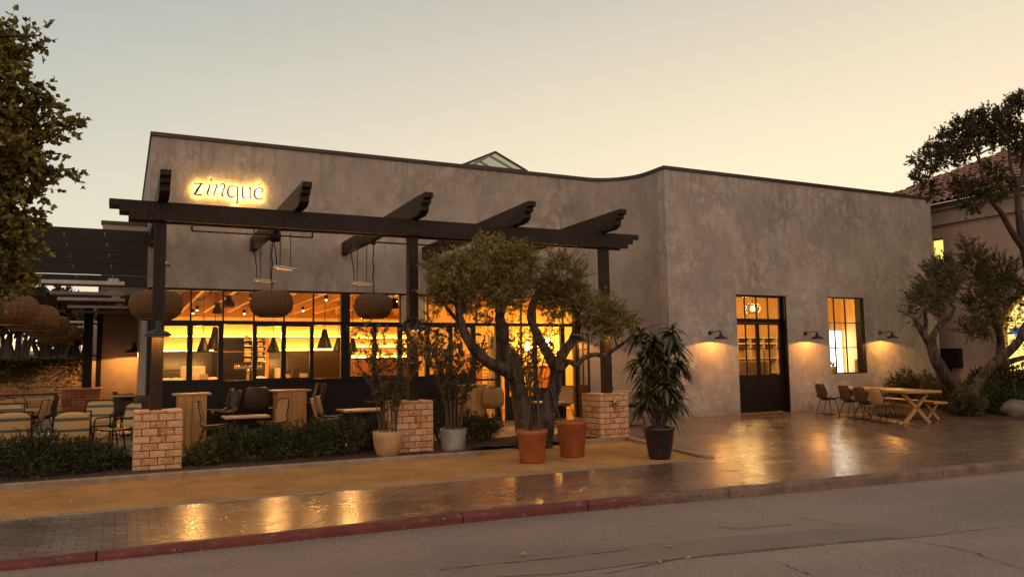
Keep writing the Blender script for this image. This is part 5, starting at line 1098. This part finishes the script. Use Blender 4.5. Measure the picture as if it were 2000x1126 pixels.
# long trestle table on the right
z9 = .82; nl_, nr_, fl_ = G(1771,763,z9), G(1825,761,z9), G(1637,755.5,z9)
tbl = thing('trestle_table', 'long pale timber table with crossed legs below the stucco wall', 'table', ((nl_.x+fl_.x)/2+.35, (nl_.y+fl_.y)/2+.1, gz(14))); tbl['_w'] = tuple(tbl.location)
print('table', nl_, nr_, fl_)
ax = Vector((fl_.x-nl_.x, fl_.y-nl_.y, 0)); LT = min(ax.length, 3.3); ax.normalize(); sdv = Vector((ax.y, -ax.x, 0)); 
if sdv.x < 0: sdv = -sdv
WT = .85; n0 = Vector((nl_.x, nl_.y, 0)); n0.z = 0
def tp(u, v, z): p = n0+ax*u+sdv*v; return (p.x, p.y, z)
q = MB(); q.add([tp(0,0,z9-.06),tp(0,WT,z9-.06),tp(LT,WT,z9-.06),tp(LT,0,z9-.06),tp(0,0,z9),tp(0,WT,z9),tp(LT,WT,z9),tp(LT,0,z9)], [(3,2,1,0),(4,5,6,7),(0,1,5,4),(1,2,6,5),(2,3,7,6),(3,0,4,7)]); q.build('table_top', WOOD, tbl, world=True, bevel=.008)
for u in (.35, LT-.35):
    g0 = gz(n0.y)
    for a_, b_ in ((.12, WT-.12), (WT-.12, .12)): q = MB(); q.bar(tp(u,a_,g0+.01), tp(u,b_,z9-.062), .08, .08); q.build('leg', WOOD, tbl, world=True, bevel=.005)
q = MB(); q.bar(tp(.35,WT/2,.45), tp(LT-.35,WT/2,.45), .05,.08); q.build('stretcher', WOOD, tbl, world=True)
bn = thing('timber_bench', 'long pale timber bench with crossed legs beyond the trestle table', 'bench', tp(LT/2, WT+.35, .1)); bn['_w'] = tuple(bn.location)
v0 = WT+.12; zb_ = .53
q = MB(); q.add([tp(.5,v0,zb_-.05),tp(.5,v0+.36,zb_-.05),tp(LT,v0+.36,zb_-.05),tp(LT,v0,zb_-.05),tp(.5,v0,zb_),tp(.5,v0+.36,zb_),tp(LT,v0+.36,zb_),tp(LT,v0,zb_)], [(3,2,1,0),(4,5,6,7),(0,1,5,4),(1,2,6,5),(2,3,7,6),(3,0,4,7)]); q.build('seat', WOOD, bn, world=True, bevel=.006)
for u in (.85, LT-.4):
    for a_, b_ in ((.03,.33),(.33,.03)): q = MB(); q.bar(tp(u,v0+a_,.09), tp(u,v0+b_,zb_-.052), .055); q.build('leg', WOOD, bn, world=True)
face = math.atan2(sdv.y, sdv.x)+math.pi/2
for k, (u, off, lab) in enumerate(((.55,-.25,'nearest woven chair at the long trestle table'), (1.25,-.25,'second nearest woven chair at the long trestle table'), (1.95,-.25,'third woven chair at the long trestle table'), (2.85,-.4,'farthest woven chair standing apart at the long trestle table'))):
    p = Vector(tp(u, off, 0)); p.z = gz(p.y); shell_chair(lab, p, face, .45, 'woven chairs along the trestle table', WEAVE if k == 0 else WEAVED, wide=1.15).scale = (.94,.94,.9)

# striped armchairs at far left
def stripe_mat():
    m, t, b = base('striped_fabric'); s_ = nd(t, 'ShaderNodeSeparateXYZ'); t.links.new(coord(t), s_.inputs[0])
    c = ramp(t, s_.outputs[2], [(0, (.46,.31,.145)), (.555, (.46,.31,.145)), (.56, (.085,.09,.065)), (.60, (.085,.09,.065)), (.605, (.46,.31,.145)), (.72, (.46,.31,.145)), (.725, (.085,.09,.065)), (.77, (.085,.09,.065)), (.775, (.46,.31,.145)), (.9, (.46,.31,.145))])
    t.nodes[-1]; [setattr(n.color_ramp, 'interpolation', 'CONSTANT') for n in t.nodes if n.type == 'VALTORGB']
    t.links.new(c, b.inputs['Base Color']); b.inputs['Roughness'].default_value = .85; bump(t, b, noise(t, 300, 2, stretch=(3,1,1)), .4, .004); return m
STR = stripe_mat()
def armchair(label, loc, rz, group='striped armchairs on the left patio'):
    o = thing('striped_armchair', label, 'armchair', loc, rz, group)
    q = MB(); q.sheet([[(v_*.235*(1,1,1,1,.995,.985,.95,.80)[k], .19+.09*k/7-.03*(1-v_*v_)*-1, .44+.42*k/7-.02*abs(v_)**4*(k == 7)*2) for v_ in np.linspace(-1,1,9)] for k in range(8)], .022); q.build('backrest', STR, o, smooth=True)
    q = MB(); q.sheet([[(v_*.24, -.25+.45*k/5, .43-.02*k/5-.015*(1-v_*v_)) for v_ in np.linspace(-1,1,7)] for k in range(6)], .02); q.build('seat', STR, o, smooth=True)
    for sx in (-1,1):
        q = MB(); q.tube([(sx*.30,-.30,0),(sx*.29,-.27,.58),(sx*.29,-.24,.62),(sx*.29,.16,.63),(sx*.27,.20,.60),(sx*.30,.30,0)], .013, 7); q.build('arm_frame', DARK, o)
        q = MB(); q.tube([(sx*.25,.28,.87),(sx*.25,.18,.42),(sx*.26,-.26,.43)], .011, 6); q.build('side_rail', DARK, o)
    for A_, B_ in (((-.25,.28,.865),(.25,.28,.865)), ((-.29,-.26,.42),(.29,-.26,.42)), ((-.29,.22,.38),(.29,.22,.38))): q = MB(); q.tube([A_, B_], .0105); q.build('cross_rail', DARK, o)
    return o
for px_, Y_, rz, lab in ((136,13.95,188,'nearest striped armchair seen from behind above the hedge'), (20,14.3,190,'striped armchair seen from behind at the left edge'), (187,16.6,-12,'striped armchair facing the camera left of the leftmost pillar'), (232,15.4,-60,'striped armchair turned sideways beside the leftmost pillar'), (15,16.2,10,'striped armchair partly out of frame behind the low white table')):
    p = F(px_, 860, Y_); armchair(lab, (p.x, Y_, gz(Y_)+.005), R(rz))
p = F(85,854,14.7); table('low white coffee table between the striped armchairs', (F(85,850,15.2).x, 15.2, gz(15.2)), 1.35, .55, .42, 0, PAPER, 'legs', None, 'coffee_table')
# dining sets further back on the left patio
gt = 'wooden tables on the left patio'
for px_, py_, Y_, w_, d_, lab in ((25,779,19.5,1.5,.8,'longer wooden table before the brick planter at far left'), (15,800,17.4,1.2,.7,'wooden table nearest the striped armchairs at far left'), (15,769,22.5,1.5,.7,'farthest wooden table beside the low brick wall'), (222,786,21.0,.9,.7,'small wooden table in front of the amber-lit wall'), (262,770,19.2,.9,.7,'wooden table between amber-lit wall and leftmost post')):
    p = F(px_, py_, Y_); table(lab, (p.x, Y_, .15), w_, d_, max(.6, p.z-.15), R(4), WOODH, 'post', gt)
gq = 'shell chairs on the left patio'
for px_, Y_, rz, lab in ((82,19.3,-85,'dark shell chair at right end of the longer wooden table'), (60,17.2,-95,'shell chair right of the nearest wooden table at far left'), (10,18.4,170,'shell chair with rounded back between the far left tables'), (241,21.2,80,'shell chair left of the small table by amber-lit wall'), (248,19.6,160,'wooden-backed shell chair left of the leftmost post'), (283,18.2,175,'wide woven shell chair directly behind the leftmost post'), (40,19.0,150,'shell chair half hidden behind the rounded back chair')):
    p = F(px_, 840, Y_); shell_chair(lab, (p.x, Y_, .15), R(rz), .46, gq, WEAVED if 'dark' in lab or 'post' in lab else WEAVE)
a, b_ = F(110,775,20.5), F(45,775,20.5); o = thing('counter_rack', 'thin square metal frame leg of a counter left of the brick planter', 'rail', (a.x, 20.5, .15)); q = MB(); zt = F(110,767,20.5).z-.15; q.bar((0,0,0),(0,0,zt), .05); q.bar((0,0,zt-.02),(-1.3,0,zt-.02), .05); q.bar((-1.3,0,0),(-1.3,0,zt), .05); q.build('frame_bars', COPING, o)

# ------------------------------------------------------------------ left patio walls and structures
def wallbox(name, label, x0, x1, y0, y1, z0, z1, mt, cat='wall', part='wall_face'):
    o = thing(name, label, cat, ((x0+x1)/2, (y0+y1)/2, z0)); q = MB(); q.box(-(x1-x0)/2,(x1-x0)/2,-(y1-y0)/2,(y1-y0)/2,0,z1-z0); q.build(part, mt, o); return o
xw0, xw1 = F(198,700,27).x, F(292,700,27).x+.4
o = wallbox('side_wall', 'taupe plaster wall glowing amber under a barn lamp left of the corner', xw0, xw1, 27, 27.3, .0, 4.7, STUC_S)
q = MB(); q.box(-(xw1-xw0)/2-.14,-(xw1-xw0)/2-.002,-.2,.1,.9,4.4); q.build('dark_corner_post', DARK, o)
p = F(262,686,26.2); barn_lamp((p.x, 26.2, p.z), 0, 'barn lamp hung before the amber-lit side wall', 'barn lamps on the left patio', 1.5, .78, 95)
q = MB(); c0, c1 = F(282,700,18.3).x, F(292,700,18.3).x
o = wallbox('rear_wall', 'short amber-lit wall piece beyond the dark post', F(174,700,30).x, F(200,700,30).x, 30, 30.2, 0, 3.0, STUC_S)
p = F(176,694,29.2); barn_lamp((p.x, 29.2, p.z), 0, 'distant barn lamp left of the amber-lit side wall', 'barn lamps on the left patio', 1.3, .78, 55)
xp = F(171,700,26).x; o = wallbox('patio_column', 'dark square column standing left of the amber-lit side wall', xp-.12, xp+.12, 25.9, 26.14, 0, 3.6, DARK, 'column', 'shaft')
zt_ = F(190,762,25.0).z
o = thing('brick_planter', 'red brick planter wall left of the amber-lit side wall', 'planter', (F(157,800,25).x, 25, .15)); hw = (F(194,800,25).x-F(120,800,25).x)/2; q = MB(); bricks(q, -hw, hw, 0, 1.6, 0, zt_-.15, .22, .085); q.build('brickwork', BRICKR, o); q = MB(); q.box(-hw+.01,hw-.01,.01,1.59,0,zt_-.16); q.build('mortar_core', MORT, o)
q = MB(); q.box(-hw-.03,hw+.03,-.03,1.63,zt_-.148,zt_-.09); q.build('brick_coping', BRICKR, o)
a, b_ = F(-30,770,24).x, F(33,760,24).x; zt_ = F(10,757,24).z; o = thing('low_brick_wall', 'low red brick wall at the left edge behind the tables', 'wall', ((a+b_)/2, 24, .15)); hw = (b_-a)/2; q = MB(); bricks(q, -hw, hw, 0, .3, 0, zt_-.15, .22, .085); q.build('brickwork', BRICKR, o); q = MB(); q.box(-hw+.01,hw-.01,.01,.29,0,zt_-.16); q.build('mortar_core', MORT, o)
# garden block wall
a, b_ = F(-60,700,30).x, F(168,700,30).x; zt_ = F(80,706,30).z; o = thing('garden_wall', 'tan block garden wall overgrown by creeper behind the patio', 'wall', ((a+b_)/2, 30, 0)); hw = (b_-a)/2
BLK = brickmat('block_wall', (.20,.125,.06), (.25,.165,.08), (.29,.20,.10)); q = MB(); bricks(q, -hw, hw, 0, .3, 0, zt_, .8, .2, .02); q.build('blockwork', BLK, o); q = MB(); q.box(-hw+.01,hw-.01,.01,.29,0,zt_-.02); q.build('mortar_core', SOIL, o)
P = []; D = []
for _ in range(3600):
    x = random.uniform(-hw, hw); top = random.random() < .55; z = zt_+random.gauss(.02,.05) if top else zt_-abs(random.gauss(0,.35)); 
    if not top and x > hw*.1 and random.random() < .7: continue
    P.append((x, random.uniform(-.12,.1) if top else -.03-random.random()*.06, z)); D.append((random.gauss(0,1), -.6+random.gauss(0,.6), random.gauss(-.3,.7)))
leaves_mesh(P, D, .12, .07, 'creeper', BIGD, o)
# pale building far behind the left trees
o = thing('far_building', 'pale lit building with window band far behind the left trees', 'building', (F(100,700,45).x, 45, 0)); hw = 9
FARW = E('lit_far_windows', (1.0,.80,.45), 1.2); q = MB(); q.box(-hw,hw,0,4,0,5.2); q.build('wall', CORN, o)
q = MB(); z0, z1 = F(100,684,45).z, F(100,640,45).z
for k in range(14): q.box(-hw+.3+k*1.25,-hw+1.4+k*1.25,-.06,-.01,z0,z1)
q.build('window', FARW, o); q = MB(); q.box(-hw,hw,-.25,0,z1+.05,z1+.3); q.box(-hw,hw,-.2,-.0,z0-.2,z0-.04); q.build('trim', WHITEP, o)
tx = bpy.data.curves.new('shop_letters', 'FONT'); tx.body = 'chi'; tx.size = .95; tx.extrude = .03; to = bpy.data.objects.new('shop_letters', tx); COL.objects.link(to)
dg = bpy.context.evaluated_depsgraph_get(); me = bpy.data.meshes.new_from_object(to.evaluated_get(dg)); bpy.data.objects.remove(to); me.materials.append(E('lit_letters', (1,.9,.7), 1.0))
p = F(153,717,44); lo_ = bpy.data.objects.new('letters', me); COL.objects.link(lo_); lo_.parent = o; lo_.location = (p.x-o.location.x, -.12, p.z); lo_.rotation_euler = (R(90),0,0)
# dark board fascia over the left patio
o = thing('patio_fascia', 'dark horizontal board fascia over left patio with screw heads', 'fascia', (-1.5, 17.4, 3.1)); o['_w'] = tuple(o.location)
xL_, xR_ = -5.5, F(289,500,17.4).x; zt, zb = F(200,447,17.4).z, F(200,560,17.4).z
q = MB(); nb = 5; hb = (zt-zb)/nb
for k in range(nb): q.box(xL_, xR_, 17.4+.001*k, 17.46, zt-(k+1)*hb+.006+(.01 if k == 3 else 0), zt-k*hb)
q.build('fascia_board', FASC, o, world=True); q = MB()
for xx in (125,205): 
    for k in range(5): s_ = F(xx+k*6 if xx < 150 else xx+k*4, 455+k*21, 17.38); q.box(s_.x-.006,s_.x+.006,17.385,17.399,s_.z-.006,s_.z+.006); q.box(s_.x-.006,s_.x+.006,17.385,17.399,s_.z-.046,s_.z-.034)
q.build('screw', STEEL, o, world=True)
q = MB(); q.box(-5.5, .42, 22.5, 27.0, 3.42, 3.52)  # roof slab added to darken the side wall beneath it
q.build('added_shade_roof', FASC, o, world=True)
o = thing('rooftop_parapet', 'short pale parapet rising above the left dark fascia', 'parapet', (F(245,440,19).x, 19, 3.2)); hw = (F(290,440,19).x-F(202,440,19).x)/2; zt = F(245,433,19).z-3.2
q = MB(); q.box(-hw,hw,0,.2,0,zt-.07); q.build('wall_face', STUC_S, o); q = MB(); q.box(-hw-.03,hw,-.03,.23,zt-.07,zt); q.build('coping', COPING, o)
# pale rails of the louvred shade
gr = 'pale shade rails over the left patio'
for k, (a, b_, z_) in enumerate((((80,549),(243,557),3.2), ((97,571),(243,574),3.2), ((112,583),(244,586),3.2), ((132,598),(249,601),3.2), ((140,608),(250,610),3.2), ((108,628),(190,628),3.2), ((128,638),(195,639),3.2), ((-40,583),(22,582),3.2))):
    A = G(*a, z_); B_ = G(*b_, z_); lab = 'pale square shade rail, '+['topmost and nearest','second from the top','third from the top','fourth from the top','fifth from the top','short one sixth from top','short lowest and farthest','short one at the left photo edge'][k]
    o = thing('shade_rail', lab, 'rail', ((A.x+B_.x)/2, A.y, z_), 0, gr); l = (B_.x-A.x)/2; q = MB(); q.box(-l,l,-.035,.035,-.035,.035); q.build('tube', WHITEP, o, bevel=.006); q = MB(); q.box(l-.28,l-.1,-.02,.02,.036,.09); q.build('bracket', WHITEP, o)

# ------------------------------------------------------------------ neighbouring building on the right
XN = 24.0; nb_ = thing('neighbour_building', 'pink stucco building with clay tile roof and lit arched window at right', 'building', (XN+2, 14, 0)); nb_['_w'] = tuple(nb_.location)
def npart(q, n, mt, **k): return q.build(n, mt, nb_, world=True, **k)
ys0, ys1 = PX(1846,500,XN).y, PX(1822,500,XN).y; zs0, zs1 = PX(1834,513,XN).z, PX(1834,466,XN).z
ya = PX(1965,700,XN).y; yb = 11.9; za1 = PX(1999,568,XN).z; za0 = .3
print('arch', ya, za1, 'small', ys0, ys1, zs0, zs1)
q = MB()
q.box(XN, XN+.3, ys1, 30, 0, 6.0); q.box(XN, XN+.3, ys0, ys1, 0, zs0); q.box(XN, XN+.3, ys0, ys1, zs1, 6.0); q.box(XN, XN+.3, ya, ys0, 0, 6.0)
# arch opening between yb and ya
cyA = (ya+yb)/2; rA = (ya-yb)/2; spring = 2.25; poly = [(yb, 6.0), (yb, spring)]+[(cyA-rA*math.cos(a), spring+rA*.95*math.sin(a)) for a in np.linspace(0, math.pi, 17)][1:-1]+[(ya, spring), (ya, 6.0)]
q.prism(poly, 0, XN, XN+.3); q.box(XN, XN+.3, yb, ya, 0, za0); q.box(XN, XN+.3, 2, yb, 0, 6.0); npart(q, 'wall', STUC_N)
q = MB(); arc = [(cyA-rA*math.cos(a), spring+rA*.95*math.sin(a)) for a in np.linspace(0, math.pi, 17)]
for a, b_ in zip([(yb, za0)]+arc, arc+[(ya, za0)]): q.bar((XN-.06,a[0],a[1]), (XN-.06,b_[0],b_[1]), .22, .14)
npart(q, 'arch_surround', WOOD)
q = MB(); q.prism([(yb,za0)]+arc+[(ya,za0)], 0, XN+.12, XN+.14); npart(q, 'arched_window', YELA)
q = MB(); q.box(XN+.06, XN+.11, yb, ya, spring-.03, spring+.03); q.box(XN+.06, XN+.11, cyA-.03, cyA+.03, za0, spring+rA*.93); q.box(XN+.02,XN+.11,yb,ya,za0,za0+.3); npart(q, 'arch_mullion', DECK)
q = MB(); q.box(XN+.1, XN+.12, ys0, ys1, zs0, zs1); npart(q, 'small_window', YELW)
q = MB(); 
for (a, b_, c_, d_) in ((ys0-.2,ys0,zs0,zs1+.3),(ys1,ys1+.2,zs0,zs1+.3),(ys0,ys1,zs1,zs1+.3)): q.box(XN-.06, XN-.002, a, b_, c_, d_)
npart(q, 'window_trim', CORN)
q = MB(); q.box(XN+.0, XN+.1, ys0, ys1, zs1-.04, zs1); q.box(XN+.02,XN+.1,ys0,ys0+.05,zs0,zs1); npart(q, 'window_frame', DARK)
q = MB()
for z0, z1, x in ((5.86,5.96,.12),(5.96,6.32,.08),(6.32,6.42,.22),(6.42,6.52,.34)): q.box(XN-x, XN+.3, 2, 30, z0, z1)
npart(q, 'cornice', CORN)
YH, HIP = 22.3, 4.6
# roof of barrel tiles: slope up towards +x, hipped at the far end
x0r, z0r = XN-.5, 6.50; slope = math.tan(R(24)); wr = 6.0; q = MB(); q.add([(x0r+.02,2,z0r),(x0r+.02,YH,z0r),(x0r+wr,YH-HIP,z0r+wr*slope-.03),(x0r+wr,2,z0r+wr*slope-.03)],[(0,1,2,3)]); q.box(x0r+.06, XN+.2, 2, YH, z0r-.06, z0r+.0); npart(q, 'roof_deck', DECK)
q = MB(); sn = math.sqrt(1+slope*slope); tl_ = .42
for i in range(int((YH-8)/.24)):
    y = 8.0+i*.24; nj = max(1, int(min(1, (YH-y)/HIP)*wr/tl_))
    for j in range(nj):
        xx = x0r+j*tl_; zz_ = z0r+j*tl_*slope+random.uniform(.0,.025); l = tl_*1.12; jit = random.uniform(-.012,.012)
        g = [[(xx+u*l, y+jit+.085*(1-.12*u)*math.cos(a), zz_+u*l*slope+.035*(1-u)+.075*math.sin(a)) for a in np.linspace(0, math.pi, 6)] for u in (0,1)]
        q.sheet(g)
    for j in range(nj):
        xx = x0r+j*tl_; zz_ = z0r+j*tl_*slope+.02; q.sheet([[(xx+u*tl_*1.1, y+.12+.06*math.cos(a), zz_+u*tl_*slope+.03*(1-u)+.02-.03*math.sin(a)) for a in np.linspace(0, math.pi, 4)] for u in (0,1)])
npart(q, 'roof_tiles', TILER, fix=False)
o = thing('wall_cabinet', 'dark box fixed low on the pink wall behind the right olive', 'cabinet', (XN-.15, PX(1855,700,XN).y, PX(1855,716,XN).z)); q = MB(); h_ = PX(1855,680,XN).z-PX(1855,716,XN).z; q.box(-.14,.14,-.45,.45,0,h_); q.build('cabinet_body', DARK, o); q = MB(); q.box(-.15,-.142,-.4,.4,.05,h_-.05); q.build('cabinet_door', COPING, o)
o = thing('dark_gate', 'dark narrow gate between stucco wall end and pink building', 'gate', (XE+.6, 16.6, .1)); q = MB(); q.box(-.55,.55,-.03,.03,0,1.2); q.build('gate_panel', DARK, o); q = MB(); q.box(-.55,-.5,-.05,.05,0,1.35); q.box(.5,.55,-.05,.05,0,1.35); q.build('gate_post', DARK, o)
p = PX(1976,646,XN-.2); o = thing('blue_emblem', 'small blue round emblem hanging in the arched window', 'sign', (XN+.02, p.y, p.z)); BLUE = E('blue_glow', (.05,.12,.75), .6); q = MB(); q.tube([(-.02,0,0),(.02,0,0)], .11, 14); q.build('disc', BLUE, o); q = MB(); q.tube([(-.01,0,.1),(-.01,0,.5)], .006); q.build('cord', DARK, o)

# ------------------------------------------------------------------ litter on the ground
lt_ = [((110,1002),0,'large pale dry leaf on gravel at far left'),((57,1022),0,'pale scrap on paving edge at far left'),((405,1022),0,'small dark dry leaf on the paving left of centre'),((575,1022),0,'curled dry leaf on the paving near centre'),((302,962),-.01,'bright small scrap on the gravel'),((1410,919),0,'pale dry leaf on the wet paving right of black pot'),((1368,896),.03,'large curled dry leaf on the edging corner by black pot'),((337,1092),-.126,'pale crumpled leaf in the gutter at left'),((352,1091),-.126,'tiny pale scrap in the gutter at left'),((1308,1077),-.126,'white scrap on asphalt near the pale patch'),((1022,1096),-.126,'white scrap on the asphalt below middle'),((1290,1110),-.126,'small white scrap near lower edge of the asphalt'),((1847,935),-.126,'tiny white scrap on asphalt near the right kerb'),((1457,994),-.126,'brown dry leaf on the asphalt right of centre'),((1315,982),-.126,'pale scrap in the gutter right of centre'),((1345,1102),-.126,'tiny pale crumb on the patch strip'),((55,974),0,'brown leaf on gravel at far left'),((868,1018),.01,'brown dry leaf lying on the red kerb'),((1475,1023),-.126,'dark small leaf on the asphalt above the pale patch')]
for (x, y), z_, lab in lt_:
    p = G(x, y, z_); s_ = random.uniform(.022,.042); o = thing('fallen_leaf', lab, 'leaf', (p.x, p.y, (rdz(p.x) if z_ < -.1 else p.z+(gz(p.y) if z_ == 0 else 0))+.008), random.uniform(0,6.28)); q = MB()
    q.sheet([[(s_*u, s_*.45*v_*(1-u*u*.8), .012+.5*s_*abs(v_)*.6+.25*s_*u*u) for v_ in (-1,-.4,0,.4,1)] for u in (-1,-.6,-.2,.2,.6,1)], .002); q.build('leaf_blade', SCRAP if 'pale' in lab or 'white' in lab or 'scrap' in lab else CLAY, o)
    q = MB(); q.tube([(s_,0,.02),(s_*1.5,0,.012)], .0015, 4); q.build('leaf_stalk', TWG, o)

# loose stones on the gravel strip and grit along the gutter
def grit(name, pts, smin, smax, mt):
    q = MB()
    for x, y, z in pts:
        a = random.uniform(smin, smax); b_ = a*random.uniform(.6,1); c_ = a*random.uniform(.4,.7); t_ = random.uniform(0,3); ca, sa = math.cos(t_), math.sin(t_)
        q.add([(x+a*ca,y+a*sa,z),(x-b_*sa,y+b_*ca,z),(x-a*ca,y-a*sa,z),(x+b_*sa,y-b_*ca,z),(x,y,z+c_)], [(0,1,4),(1,2,4),(2,3,4),(3,0,4)])
    o = q.build(name, mt, fix=False); o['kind'] = 'stuff'; return o
PEB = M('pebble', (.50,.30,.13), (.24,.12,.045), 30, .9, island=.4)
P = []
for _ in range(9000):
    y = random.uniform(10.28, 12.9); x = random.uniform(-3.0, 8.7)
    if y > 12.3 and x < 5.5: continue
    P.append((x, y, gz(y)-.008))
grit('loose_gravel', P, .004, .014, PEB)
GRT = M('street_grit', (.22,.16,.11), (.09,.06,.04), 30, .9, island=.5)
P = []
for _ in range(3500):
    x = random.uniform(-2, 16); y = ky(x)-.03-abs(random.gauss(0,.12)) if random.random() < .6 else ky(x)-random.uniform(0,4.5); P.append((x, y, rdz(x)+.001))
grit('street_grit', P, .003, .009, GRT)
BRW = M('brown_litter', (.12,.07,.03), (.07,.04,.02), 20, .9)
P = []
for _ in range(260):
    x = random.uniform(-2, 8); y = random.uniform(12.5, 14.1); P.append((x, y, gz(y)+.055))
grit('leaf_litter', P, .012, .03, BRW)
